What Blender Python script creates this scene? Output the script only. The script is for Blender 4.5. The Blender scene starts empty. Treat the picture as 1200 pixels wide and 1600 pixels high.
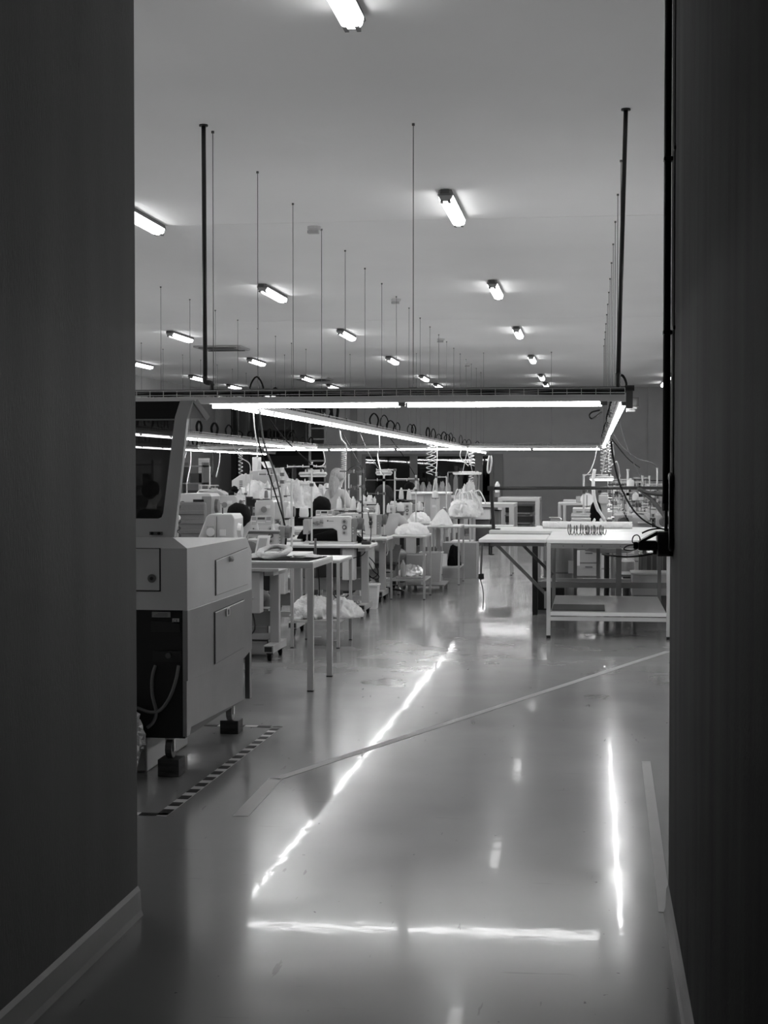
import bpy, bmesh, math, random
from mathutils import Vector, Matrix, noise
random.seed(7)
PI = math.pi
sc = bpy.context.scene
C = sc.collection
# ---------------------------------------------------------------- camera
F = 2400.0; CH = 1.5
PSI = math.atan(325/2400); PIT = math.atan(62/2400)
cam_d = bpy.data.cameras.new('camera'); cam = bpy.data.objects.new('camera', cam_d); C.objects.link(cam)
cam_d.sensor_fit = 'VERTICAL'; cam_d.sensor_height = 24.0; cam_d.lens = 24.0*F/1600
cam_d.clip_start = 0.05; cam_d.clip_end = 200
cam.location = (0, 0, CH); cam.rotation_euler = (PI/2 - PIT, 0, PSI)
sc.camera = cam
# ---------------------------------------------------------------- world, exposure
w = bpy.data.worlds.new('world'); sc.world = w; w.use_nodes = True
w.node_tree.nodes['Background'].inputs[0].default_value = (0.02, 0.02, 0.02, 1)
w.node_tree.nodes['Background'].inputs[1].default_value = 0.2
sc.view_settings.view_transform = 'Standard'; sc.view_settings.look = 'None'
sc.view_settings.gamma = 1.0; sc.view_settings.use_curve_mapping = False
sc.view_settings.exposure = 0.36
sc.cycles.use_denoising = True
sc.cycles.max_bounces = 8; sc.cycles.diffuse_bounces = 4; sc.cycles.glossy_bounces = 4
sc.cycles.sample_clamp_indirect = 6.0
TUBE_E = 30.0      # fluorescent tubes of the light rails
CEIL_E = 7.0      # tubes behind the diffusers of the ceiling lamps

# ---------------------------------------------------------------- helpers
FW = Vector((-math.sin(PSI)*math.cos(PIT), math.cos(PSI)*math.cos(PIT), -math.sin(PIT)))
RT = Vector((math.cos(PSI), math.sin(PSI), 0))
UP = Vector((-math.sin(PSI)*math.sin(PIT), math.cos(PSI)*math.sin(PIT), math.cos(PIT)))
def ray(px, py): return FW + RT*((px-600)/F) + UP*((800-py)/F)
def at(px, py, Y):
    r = ray(px, py); k = Y/r.y; return Vector((r.x*k, Y, CH+r.z*k))
def ax(px, py, X):
    r = ray(px, py); k = X/r.x; return Vector((X, r.y*k, CH+r.z*k))
def mpp(Y): return Y/F/0.985

def mat(name, v, rough=0.5, metal=0.0, spec=0.5, emit=None, trans=0.0, bump=0.0, bscale=40.0, bdist=0.01, var=0.0, vscale=3.0, stretch=None, coat=0.0):
    m = bpy.data.materials.new(name); m.use_nodes = True
    nt = m.node_tree; b = nt.nodes['Principled BSDF']
    b.inputs['Base Color'].default_value = (v, v, v, 1)
    b.inputs['Roughness'].default_value = rough; b.inputs['Metallic'].default_value = metal
    b.inputs['Specular IOR Level'].default_value = spec
    b.inputs['Transmission Weight'].default_value = trans
    b.inputs['Coat Weight'].default_value = coat
    if emit:
        b.inputs['Emission Color'].default_value = (1, 1, 1, 1); b.inputs['Emission Strength'].default_value = emit
    tc = nt.nodes.new('ShaderNodeTexCoord'); mp = nt.nodes.new('ShaderNodeMapping')
    nt.links.new(tc.outputs['Object'], mp.inputs[0])
    if stretch: mp.inputs['Scale'].default_value = stretch
    if var > 0:
        n = nt.nodes.new('ShaderNodeTexNoise'); n.inputs['Scale'].default_value = vscale; n.inputs['Detail'].default_value = 6
        r = nt.nodes.new('ShaderNodeMapRange'); r.inputs[1].default_value = 0.3; r.inputs[2].default_value = 0.7
        r.inputs[3].default_value = v*(1-var); r.inputs[4].default_value = v*(1+var)
        nt.links.new(mp.outputs[0], n.inputs[0]); nt.links.new(n.outputs[0], r.inputs[0]); nt.links.new(r.outputs[0], b.inputs['Base Color'])
    if bump > 0:
        n2 = nt.nodes.new('ShaderNodeTexNoise'); n2.inputs['Scale'].default_value = bscale; n2.inputs['Detail'].default_value = 5
        bp = nt.nodes.new('ShaderNodeBump'); bp.inputs['Strength'].default_value = bump; bp.inputs['Distance'].default_value = bdist
        nt.links.new(mp.outputs[0], n2.inputs[0]); nt.links.new(n2.outputs[0], bp.inputs['Height']); nt.links.new(bp.outputs[0], b.inputs['Normal'])
    return m
M = {}
M['ceiling'] = mat('ceiling_paint', 0.86, 0.8, bump=0.05, bscale=3, var=0.02, vscale=0.6)
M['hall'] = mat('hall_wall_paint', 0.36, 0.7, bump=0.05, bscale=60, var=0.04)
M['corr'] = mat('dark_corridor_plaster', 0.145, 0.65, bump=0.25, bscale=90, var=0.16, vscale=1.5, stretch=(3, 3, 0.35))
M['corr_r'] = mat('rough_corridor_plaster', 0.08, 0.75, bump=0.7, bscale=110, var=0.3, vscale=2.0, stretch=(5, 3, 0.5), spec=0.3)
M['skirt'] = mat('skirting_paint', 0.2, 0.4, bump=0.08, bscale=14)
M['white'] = mat('white_laminate', 0.85, 0.35, var=0.03)
M['whitem'] = mat('white_enamel', 0.55, 0.3, var=0.02)
M['lgrey'] = mat('light_grey_enamel', 0.38, 0.32, var=0.03)
M['cream'] = mat('machine_casting_light', 0.52, 0.28, var=0.03, vscale=8)
M['mgrey'] = mat('mid_grey_enamel', 0.2, 0.4, var=0.05)
M['lasergrey'] = mat('laser_housing_grey', 0.76, 0.42, bump=0.08, bscale=500, var=0.04)
M['laserside'] = mat('laser_side_steel', 0.30, 0.36, metal=0.5, bump=0.05, bscale=40, var=0.12, vscale=2.5)
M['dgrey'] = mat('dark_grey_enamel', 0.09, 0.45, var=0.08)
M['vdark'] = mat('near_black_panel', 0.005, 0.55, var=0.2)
M['black'] = mat('black_plastic', 0.012, 0.4, var=0.2)
M['rubber'] = mat('black_rubber', 0.008, 0.8, spec=0.15)
M['steel'] = mat('brushed_steel', 0.55, 0.3, metal=1.0, bump=0.05, bscale=80)
M['rod'] = mat('zinc_rod', 0.12, 0.4, metal=0.6)
M['galv'] = mat('galvanised_wire', 0.6, 0.5, metal=0.2)
M['housing'] = mat('lamp_housing', 0.5, 0.45, var=0.04)
M['cloth'] = mat('white_cotton', 0.8, 0.9, spec=0.2, bump=1.0, bscale=9, bdist=0.05)
M['cloth_s'] = mat('striped_cotton', 0.6, 0.9, spec=0.2, bump=0.5, bscale=35, var=0.25, vscale=14, stretch=(1, 6, 1))
M['bcloth'] = mat('black_cotton', 0.006, 0.95, spec=0.1, bump=0.3, bscale=30)
M['gcloth'] = mat('grey_cotton', 0.09, 0.9, spec=0.2, bump=0.3, bscale=20)
M['lcloth'] = mat('light_knit', 0.42, 0.9, spec=0.2, bump=0.3, bscale=20)
M['skin'] = mat('skin', 0.38, 0.5, var=0.05)
M['hair_b'] = mat('black_hair', 0.005, 0.8, spec=0.1, bump=0.5, bscale=60, stretch=(4, 4, 0.6))
M['hair_l'] = mat('fair_hair', 0.36, 0.8, spec=0.1, bump=1.0, bscale=60, var=0.3, vscale=30, stretch=(4, 4, 0.3))
M['hair_m'] = mat('brown_hair', 0.035, 0.8, spec=0.1, bump=1.0, bscale=60, var=0.3, vscale=30, stretch=(4, 4, 0.3))
M['thread'] = mat('white_thread', 0.75, 0.8, bump=0.5, bscale=200, stretch=(1, 1, 5))
M['gthread'] = mat('grey_thread', 0.2, 0.8, bump=0.5, bscale=200, stretch=(1, 1, 5))
M['card'] = mat('grey_card', 0.3, 0.8, var=0.1)
M['paper'] = mat('paper', 0.7, 0.8)
M['foil'] = mat('crinkled_foil', 0.85, 0.3, metal=0.9, bump=1.0, bscale=45)
M['vinyl'] = mat('quilted_vinyl', 0.13, 0.5, bump=0.2)
M['wood'] = mat('dark_timber_block', 0.07, 0.7, bump=0.3, bscale=20, var=0.4, vscale=8, stretch=(1, 1, 6))
M['tape'] = mat('pale_floor_tape', 0.37, 0.4, var=0.08)
M['tape_w'] = mat('white_floor_tape', 0.5, 0.5, var=0.08)
M['tape_b'] = mat('black_floor_tape', 0.006, 0.6, spec=0.2, var=0.3)
M['tube'] = mat('glowing_tube', 0.8, 0.4, emit=TUBE_E)
M['diff'] = mat('glowing_diffuser', 0.8, 0.4, emit=CEIL_E)
M['led'] = mat('glowing_work_lamp', 0.8, 0.4, emit=5.0)
M['led_off'] = mat('work_lamp_cover', 0.85, 0.4)
M['screen'] = mat('dark_display', 0.015, 0.15)
M['plastic'] = mat('clear_bottle_plastic', 0.6, 0.2, trans=0.6)
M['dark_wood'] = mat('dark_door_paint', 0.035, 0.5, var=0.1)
M['mesh_blue'] = mat('grey_basket_plastic', 0.42, 0.5)
M['grid'] = mat('perforated_board', 0.3, 0.6)

def glass_mat(name, tint, rough=0.0, ior=1.45):
    m = bpy.data.materials.new(name); m.use_nodes = True
    nt = m.node_tree; nt.nodes.remove(nt.nodes['Principled BSDF'])
    out = nt.nodes['Material Output']
    tr = nt.nodes.new('ShaderNodeBsdfTransparent'); tr.inputs[0].default_value = (tint, tint, tint, 1)
    gl = nt.nodes.new('ShaderNodeBsdfGlossy'); gl.inputs['Roughness'].default_value = rough
    fr = nt.nodes.new('ShaderNodeFresnel'); fr.inputs[0].default_value = ior
    mx = nt.nodes.new('ShaderNodeMixShader')
    nt.links.new(fr.outputs[0], mx.inputs[0]); nt.links.new(tr.outputs[0], mx.inputs[1]); nt.links.new(gl.outputs[0], mx.inputs[2])
    nt.links.new(mx.outputs[0], out.inputs[0])
    return m
M['glass'] = glass_mat('window_glass', 0.5, 0.015, 1.7)
M['tint'] = glass_mat('smoked_acrylic', 0.26, 0.02)

def floor_mat():
    m = bpy.data.materials.new('polished_resin_floor'); m.use_nodes = True
    nt = m.node_tree; b = nt.nodes['Principled BSDF']; L = nt.links.new
    tc = nt.nodes.new('ShaderNodeTexCoord')
    def noise_(s, det, stretch=(1, 1, 1)):
        mp = nt.nodes.new('ShaderNodeMapping'); mp.inputs['Scale'].default_value = stretch
        n = nt.nodes.new('ShaderNodeTexNoise'); n.inputs['Scale'].default_value = s; n.inputs['Detail'].default_value = det
        L(tc.outputs['Object'], mp.inputs[0]); L(mp.outputs[0], n.inputs[0]); return n.outputs[0]
    def rng(src, a, b_, c, d):
        r = nt.nodes.new('ShaderNodeMapRange'); r.inputs[1].default_value = a; r.inputs[2].default_value = b_
        r.inputs[3].default_value = c; r.inputs[4].default_value = d; L(src, r.inputs[0]); return r.outputs[0]
    def mul(a, b_):
        x = nt.nodes.new('ShaderNodeMath'); x.operation = 'MULTIPLY'; L(a, x.inputs[0]); L(b_, x.inputs[1]); return x.outputs[0]
    base = rng(noise_(0.7, 7), 0.3, 0.7, 0.23, 0.28)
    speck = rng(noise_(26.0, 2), 0.76, 0.79, 1.0, 0.35)                 # small dark chips
    streak = rng(noise_(5.0, 3, (5.0, 0.6, 1)), 0.735, 0.76, 1.0, 0.7)
    streak2 = rng(noise_(4.0, 3, (0.5, 6.0, 1)), 0.73, 0.76, 1.0, 0.8)
    L(mul(mul(base, streak), mul(speck, streak2)), b.inputs['Base Color'])
    L(rng(noise_(2.2, 6), 0.3, 0.7, 0.15, 0.24), b.inputs['Roughness'])
    b.inputs['Coat Weight'].default_value = 0.13; b.inputs['Coat Roughness'].default_value = 0.04; b.inputs['Coat IOR'].default_value = 1.35
    b.inputs['Specular IOR Level'].default_value = 0.27
    bp = nt.nodes.new('ShaderNodeBump'); bp.inputs['Strength'].default_value = 0.9; bp.inputs['Distance'].default_value = 0.0009
    L(noise_(2.6, 2.0, (1, 1, 1)), bp.inputs['Height'])
    bp2 = nt.nodes.new('ShaderNodeBump'); bp2.inputs['Strength'].default_value = 0.35; bp2.inputs['Distance'].default_value = 0.0005
    L(noise_(14, 2, (1, 1, 1)), bp2.inputs['Height']); L(bp.outputs[0], bp2.inputs['Normal'])
    L(bp2.outputs[0], b.inputs['Normal']); L(bp2.outputs[0], b.inputs['Coat Normal'])
    return m
M['floor'] = floor_mat()

class MB:
    def __init__(s): s.v = []; s.f = []
    def add(s, vs, fs):
        o = len(s.v); s.v += [tuple(p) for p in vs]; s.f += [tuple(i+o for i in f) for f in fs]; return s
    def box(s, x0, x1, y0, y1, z0, z1):
        return s.add([(x0,y0,z0),(x1,y0,z0),(x1,y1,z0),(x0,y1,z0),(x0,y0,z1),(x1,y0,z1),(x1,y1,z1),(x0,y1,z1)],
                     [(3,2,1,0),(4,5,6,7),(0,1,5,4),(1,2,6,5),(2,3,7,6),(3,0,4,7)])
    def bar(s, a, b, wx, wz=None, up=(0,0,1)):      # rectangular bar from a to b
        a = Vector(a); b = Vector(b); wz = wz or wx; d = (b-a).normalized()
        u = Vector(up)
        if abs(d.dot(u)) > .95: u = Vector((0,1,0))
        r = d.cross(u).normalized(); u2 = r.cross(d)
        P = []
        for p in (a, b):
            for sx, sz in ((-1,-1),(1,-1),(1,1),(-1,1)): P.append(p + r*(sx*wx/2) + u2*(sz*wz/2))
        return s.add(P, [(3,2,1,0),(4,5,6,7),(0,1,5,4),(1,2,6,5),(2,3,7,6),(3,0,4,7)])
    def cyl(s, a, b, r0, r1=None, n=12):
        a = Vector(a); b = Vector(b); r1 = r0 if r1 is None else r1; d = (b-a).normalized()
        u = Vector((0,0,1)) if abs(d.z) < .9 else Vector((1,0,0))
        x = d.cross(u).normalized(); y = x.cross(d)
        P = [a + (x*math.cos(2*PI*i/n) + y*math.sin(2*PI*i/n))*r0 for i in range(n)] + [b + (x*math.cos(2*PI*i/n) + y*math.sin(2*PI*i/n))*r1 for i in range(n)]
        fs = [(i, i+n, (i+1) % n+n, (i+1) % n) for i in range(n)] + [tuple(range(n)), tuple(range(2*n-1, n-1, -1))]
        return s.add(P, fs)
    def tube(s, pts, r, n=6, smooth=0):
        pts = [Vector(p) for p in pts]
        if smooth:
            q = []
            for i in range(len(pts)-1):
                p0 = pts[max(i-1, 0)]; p1 = pts[i]; p2 = pts[i+1]; p3 = pts[min(i+2, len(pts)-1)]
                for k in range(smooth):
                    t = k/smooth
                    q.append(.5*((2*p1)+(p2-p0)*t+(2*p0-5*p1+4*p2-p3)*t*t+(3*p1-p0-3*p2+p3)*t**3))
            q.append(pts[-1]); pts = q
        P = []; x = None
        for i, p in enumerate(pts):
            d = (pts[min(i+1, len(pts)-1)] - pts[max(i-1, 0)])
            d = d.normalized() if d.length > 1e-9 else Vector((0,0,1))
            if x is None:
                u = Vector((0,0,1)) if abs(d.z) < .9 else Vector((1,0,0)); x = d.cross(u).normalized()
            else:
                x = (x - d*x.dot(d)); x = x.normalized() if x.length > 1e-6 else d.orthogonal().normalized()
            y = d.cross(x)
            P += [p + (x*math.cos(2*PI*k/n) + y*math.sin(2*PI*k/n))*r for k in range(n)]
        m = len(pts)
        fs = [(i*n+k, i*n+(k+1) % n, (i+1)*n+(k+1) % n, (i+1)*n+k) for i in range(m-1) for k in range(n)]
        fs += [tuple(range(n-1, -1, -1)), tuple(range((m-1)*n, m*n))]
        return s.add(P, fs)
    def lathe(s, prof, c=(0,0,0), n=16, sx=1, sy=1):   # prof: (r, z)
        cx, cy, cz = c; P = []; m = len(prof)
        for r, z in prof: P += [(cx+r*sx*math.cos(2*PI*k/n), cy+r*sy*math.sin(2*PI*k/n), cz+z) for k in range(n)]
        fs = [(i*n+k, i*n+(k+1) % n, (i+1)*n+(k+1) % n, (i+1)*n+k) for i in range(m-1) for k in range(n)]
        fs += [tuple(range(n-1, -1, -1)), tuple(range((m-1)*n, m*n))]
        return s.add(P, fs)
    def prism(s, poly, axis, a, b):   # extrude polygon: axis 'y' -> poly is (x,z); 'x' -> (y,z); 'z' -> (x,y)
        f = {'y': lambda p, t: (p[0], t, p[1]), 'x': lambda p, t: (t, p[0], p[1]), 'z': lambda p, t: (p[0], p[1], t)}[axis]
        n = len(poly); P = [f(p, a) for p in poly] + [f(p, b) for p in poly]
        return s.add(P, [tuple(range(n)), tuple(range(2*n-1, n-1, -1))] + [(i, i+n, (i+1) % n+n, (i+1) % n) for i in range(n)])
    def blob(s, c, r, seed=0, amp=.25, freq=3, nu=28, nv=14, flat=True, fold=0.0):
        c = Vector(c); P = []
        for j in range(nv+1):
            th = PI*j/nv
            for i in range(nu):
                ph = 2*PI*i/nu
                d = Vector((math.sin(th)*math.cos(ph), math.sin(th)*math.sin(ph), math.cos(th)))
                n_ = noise.noise(d*freq*.6+Vector((seed*7.3, seed, 0)))
                rg = 1-abs(noise.noise(Vector((d.x*freq, d.y*freq, d.z*freq*.7))+Vector((seed, 3.1*seed, 5))))*2
                k = 1+amp*n_+fold*(rg-.5)
                p = Vector((d.x*r[0], d.y*r[1], d.z*r[2]))*k
                if flat and p.z < 0: p.z = max(p.z*.1, -.0)
                P.append(c+p)
        fs = [(j*nu+i, (j+1)*nu+i, (j+1)*nu+(i+1) % nu, j*nu+(i+1) % nu) for j in range(nv) for i in range(nu)]
        return s.add(P, fs)
    def mesh(s, name, off=None, smooth=False):
        me = bpy.data.meshes.new(name); vs = s.v
        if off is not None: vs = [(p[0]-off[0], p[1]-off[1], p[2]-off[2]) for p in vs]
        me.from_pydata(vs, [], s.f); me.validate()
        bm = bmesh.new(); bm.from_mesh(me); bmesh.ops.recalc_face_normals(bm, faces=bm.faces[:]); bm.to_mesh(me); bm.free()
        if smooth:
            for p in me.polygons: p.use_smooth = True
        return me

def tag(o, label, cat, group=None, kind=None):
    if label: o['label'] = label
    if cat: o['category'] = cat
    if group: o['group'] = group
    if kind: o['kind'] = kind
    return o
def thing(name, label, cat, loc=(0,0,0), rotz=0, group=None):
    o = bpy.data.objects.new(name, None); C.objects.link(o); o.location = loc; o.rotation_euler = (0,0,rotz)
    o.empty_display_size = .1
    return tag(o, label, cat, group)
def part(parent, name, mb, m, world=False, smooth=False, bevel=0, label=None, kind=None):
    off = None
    if world:
        r = parent
        off = Vector((0,0,0))
        while r is not None: off += Vector(r.location); r = r.parent
    o = bpy.data.objects.new(name, mb.mesh(name, off, smooth)); C.objects.link(o); o.parent = parent
    o.data.materials.append(M[m] if isinstance(m, str) else m)
    if bevel:
        b = o.modifiers.new('bevel', 'BEVEL'); b.width = bevel; b.segments = 2; b.limit_method = 'ANGLE'
    if label: o['label'] = label
    if kind: o['kind'] = kind
    return o
def single(name, mb, m, label, cat, loc=None, group=None, smooth=False, bevel=0, kind=None):   # one-mesh thing, vertices given in world space
    if loc is None:
        xs = [p[0] for p in mb.v]; ys = [p[1] for p in mb.v]; zs = [p[2] for p in mb.v]
        loc = ((min(xs)+max(xs))/2, (min(ys)+max(ys))/2, min(zs))
    o = bpy.data.objects.new(name, mb.mesh(name, loc, smooth)); C.objects.link(o); o.location = loc
    o.data.materials.append(M[m])
    if bevel:
        b = o.modifiers.new('bevel', 'BEVEL'); b.width = bevel; b.segments = 2; b.limit_method = 'ANGLE'
    return tag(o, label, cat, group, kind)
def struct(name, mb, m, bevel=0): 
    o = single(name, mb, m, None, None, bevel=bevel); o['kind'] = 'structure'; return o
def dup(root, loc, rotz, label, group=None, scale=None):
    r = root.copy(); C.objects.link(r); r.location = loc; r.rotation_euler = (0,0,rotz); r['label'] = label
    if group: r['group'] = group
    if scale: r.scale = scale
    for ch in list(root.children):
        c = ch.copy(); C.objects.link(c); c.parent = r
        for g in ch.children:
            d = g.copy(); C.objects.link(d); d.parent = c
    return r
FIRST = {}
def place(key, maker, loc, rotz, label, group=None, scale=None):
    if key not in FIRST:
        r = maker(); FIRST[key] = r; r.location = loc; r.rotation_euler = (0,0,rotz); r['label'] = label
        if group: r['group'] = group
        if scale: r.scale = scale
        return r
    return dup(FIRST[key], loc, rotz, label, group, scale or (1,1,1))
def text(parent, body, size, loc, rot, m, world=False, name='lettering'):
    cu = bpy.data.curves.new(name, 'FONT'); cu.body = body; cu.size = size; cu.align_x = 'CENTER'; cu.align_y = 'CENTER'; cu.extrude = 0.0003
    t = bpy.data.objects.new(name, cu); C.objects.link(t)
    dg = bpy.context.evaluated_depsgraph_get(); dg.update()
    me = bpy.data.meshes.new_from_object(t.evaluated_get(dg)); bpy.data.objects.remove(t)
    o = bpy.data.objects.new(name, me); C.objects.link(o); o.parent = parent
    loc = Vector(loc)
    if world: loc = loc - Vector(parent.location)
    o.location = loc; o.rotation_euler = rot; me.materials.clear(); me.materials.append(M[m]); return o

# ================================================================ SETTING
CEIL = 4.16
XL, XR, YB, YA = -12.4, 3.4, 48.6, 56.5
struct('floor', MB().box(XL-.3, XR+.3, -4, YA+.3, -.1, 0), 'floor')
cl = MB()      # ceiling boards with two open joints across the hall
for a, b in ((5.0, 16.17), (16.185, 26.695), (26.71, YA+.3)): cl.box(XL-.3, XR+.3, a, b, CEIL, CEIL+.1)
cl.box(XL-.3, XR+.3, 4.6, YA+.3, CEIL+.1, CEIL+.14)
cl.box(-2, .8, -4, 5.0, CEIL, CEIL+.1)
struct('ceiling', cl, 'ceiling')
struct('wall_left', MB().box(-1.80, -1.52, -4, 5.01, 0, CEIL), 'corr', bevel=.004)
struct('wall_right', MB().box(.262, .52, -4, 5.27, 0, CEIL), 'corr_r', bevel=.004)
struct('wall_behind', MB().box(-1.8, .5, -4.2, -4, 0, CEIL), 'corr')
struct('wall_entrance_left', MB().box(XL-.3, -1.80, 4.80, 5.01, 0, CEIL), 'hall')
struct('wall_entrance_right', MB().box(.52, XR+.3, 5.06, 5.27, 0, CEIL), 'hall')
struct('wall_hall_left', MB().box(XL-.2, XL, 5.01, YA, 0, CEIL), 'hall')
struct('wall_hall_right', MB().box(XR, XR+.2, 5.27, YB+.3, 0, CEIL), 'hall')
# coved skirting of the passage (the resin floor turns up the wall)
sk = MB().prism([(-1.52, 0), (-1.502, 0), (-1.508, .02), (-1.512, .085), (-1.52, .1)], 'y', -4, 5.012)
struct('baseboard_left', sk, 'skirt')
struct('baseboard_right', MB().prism([(.262, 0), (.246, 0), (.252, .02), (.255, .085), (.262, .1)], 'y', -4, 5.272), 'skirt')
# back wall with a wide window strip
def bx(px): return at(px, 740, YB).x
w0, w1 = bx(565), bx(771); wz = 2.08
cx0 = bx(509)
bw = MB().box(cx0, w0, YB, YB+.25, 0, CEIL).box(w1, 1.72, YB, YB+.25, 0, CEIL).box(w0, w1, YB, YB+.25, wz, CEIL)
struct('wall_back', bw, 'hall')
struct('wall_back_pier', MB().box(1.72, XR+.2, YB-.12, YB+.25, 0, CEIL), 'hall')
struct('wall_alcove_side', MB().box(cx0, cx0+.2, YB+.25, YA, 0, CEIL), 'hall')
struct('wall_alcove_back', MB().box(XL, cx0+.2, YA, YA+.2, 0, CEIL), 'hall')
win = thing('window_1', None, None, (w0, YB+.05, 0)); win['kind'] = 'structure'
n_m = [w0, bx(646), bx(748), w1]
fr = MB().box(w0, w1, YB+.02, YB+.10, wz-.07, wz).box(w0, w1, YB+.02, YB+.10, 0, .06)
part(win, 'window_frame', fr, 'mgrey', True)
for x in n_m: part(win, 'mullion', MB().box(x-.12 if x > w0 else x, x+.12 if x < w1 else x, YB-.01, YB+.12, .06, wz-.07), 'mgrey', True)
for a, b in zip(n_m[:-1], n_m[1:]): part(win, 'pane', MB().box(a+.1, b-.1, YB+.05, YB+.062, .06, wz-.07), 'glass', True)
# dark room behind the glass
bk = MB().box(w0-.6, w1+.6, YB+4, YB+4.2, 0, CEIL).box(w0-.8, w0-.6, YB+.25, YB+4.2, 0, CEIL).box(w1+.6, w1+.8, YB+.25, YB+4.2, 0, CEIL)
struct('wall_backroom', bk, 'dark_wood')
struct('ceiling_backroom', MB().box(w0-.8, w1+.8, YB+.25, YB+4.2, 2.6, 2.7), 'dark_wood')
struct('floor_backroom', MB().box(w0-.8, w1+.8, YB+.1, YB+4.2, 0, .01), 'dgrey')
# conduit bundle and doors in the alcove
def ay(px, py, Y=YA-.02): return at(px, py, Y)
d = thing('door_1', None, None, (ay(455, 740).x, YA-.05, 0)); d['kind'] = 'structure'
x0, x1 = ay(402, 740).x, ay(506, 740).x
part(d, 'door_frame', MB().box(x0, x1, YA-.06, YA-.01, 0, ay(0+450, 704).z), 'dark_wood', True)
part(d, 'door_leaf', MB().box(x0+.4, x1-.5, YA-.10, YA-.06, 0, ay(450, 712).z), 'dgrey', True)
part(d, 'door_handle', MB().box(x0+.55, x0+.67, YA-.14, YA-.10, 1.0, 1.03), 'steel', True)
wn = thing('window_2', None, None, (ay(430, 680).x, YA-.05, ay(430, 688).z)); wn['kind'] = 'structure'
a0, a1 = ay(400, 672), ay(460, 685)
part(wn, 'window_frame', MB().box(a0.x, a1.x, YA-.05, YA-.01, a1.z, a0.z), 'dgrey', True)
for k in range(3):
    q0 = a0.x + (a1.x-a0.x)*k/3; part(wn, 'pane', MB().box(q0+.06, q0+(a1.x-a0.x)/3-.06, YA-.07, YA-.05, a1.z+.05, a0.z-.05), 'screen', True)
# high dark windows in the left wall
for k, (ya, yb) in enumerate(((36.5, 38.4), (42.0, 44.0))):
    wn = thing('window_%d' % (k+3), None, None, (XL+.02, ya, 3.2)); wn['kind'] = 'structure'
    part(wn, 'window_frame', MB().box(XL, XL+.06, ya, yb, 2.9, 3.75), 'mgrey', True)
    part(wn, 'pane', MB().box(XL+.06, XL+.07, ya+.1, yb-.1, 3.0, 3.65), 'screen', True)
# dark risers / piers near the alcove mouth
def pier(n, px0, px1, Y, m, top=CEIL, d=.3):
    a, b = at(px0, 700, Y), at(px1, 700, Y); struct(n, MB().box(a.x, b.x, Y, Y+d, 0, top), m)
pier('trim_1', 361, 369, 50.0, 'vdark'); pier('trim_2', 374, 388, 51.0, 'dgrey'); pier('trim_3', 314, 319, 50.5, 'mgrey')
pier('trim_4', 343, 360, 52.5, 'hall')
struct('trim_5', MB().box(w0-.35, w0-.15, YB-.05, YB, 0, CEIL), 'mgrey')
struct('trim_6', MB().box(w1+.02, w1+.3, YB-.04, YB, 0, wz), 'mgrey')

# floor tapes ------------------------------------------------------
def strip(p, q, wd, z=.0015):
    p = Vector((p[0], p[1], 0)); q = Vector((q[0], q[1], 0)); d = (q-p).normalized(); n = Vector((-d.y, d.x, 0))*wd/2
    P = [p-n, q-n, q+n, p+n]
    return MB().add([(v.x, v.y, 0.0002) for v in P] + [(v.x, v.y, z) for v in P], [(3,2,1,0),(4,5,6,7),(0,1,5,4),(1,2,6,5),(2,3,7,6),(3,0,4,7)])
single('floor_tape', strip((-1.515, 6.52), (-1.53, 7.35), .07), 'tape', 'short pale strip of floor tape beside the checkered tape', 'floor tape')
single('floor_tape', strip((-1.53, 7.33), (.64, 13.05), .055), 'tape', 'long pale floor tape running diagonally across the aisle', 'floor tape')
single('floor_tape', strip((.283, 8.05), (.252, 5.28), .045), 'tape', 'pale floor tape ending at the right passage wall', 'floor tape')
ht = thing('hazard_tape', 'black and white checkered floor tape around the laser cutter', 'floor tape', (-1.85, 6.5, 0))
part(ht, 'tape_base', strip((-1.86, 6.49), (-1.83, 8.86), .055), 'tape_w', True)
part(ht, 'tape_base', strip((-1.835, 6.50), (-3.2, 6.52), .055), 'tape_w', True)
part(ht, 'tape_base', strip((-1.80, 8.85), (-2.9, 8.86), .055), 'tape_w', True)
for k in range(16):
    y = 6.53+k*.146; x = -1.86+(y-6.49)*.0127
    part(ht, 'black_check', strip((x, y), (x+.001, y+.073), .05, .003), 'tape_b', True)
for k in range(7):
    part(ht, 'black_check', strip((-1.88-.16*k, 6.50), (-1.96-.16*k, 6.50), .05, .003), 'tape_b', True)
    part(ht, 'black_check', strip((-1.87-.16*k, 8.85), (-1.95-.16*k, 8.85), .05, .003), 'tape_b', True)

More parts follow.
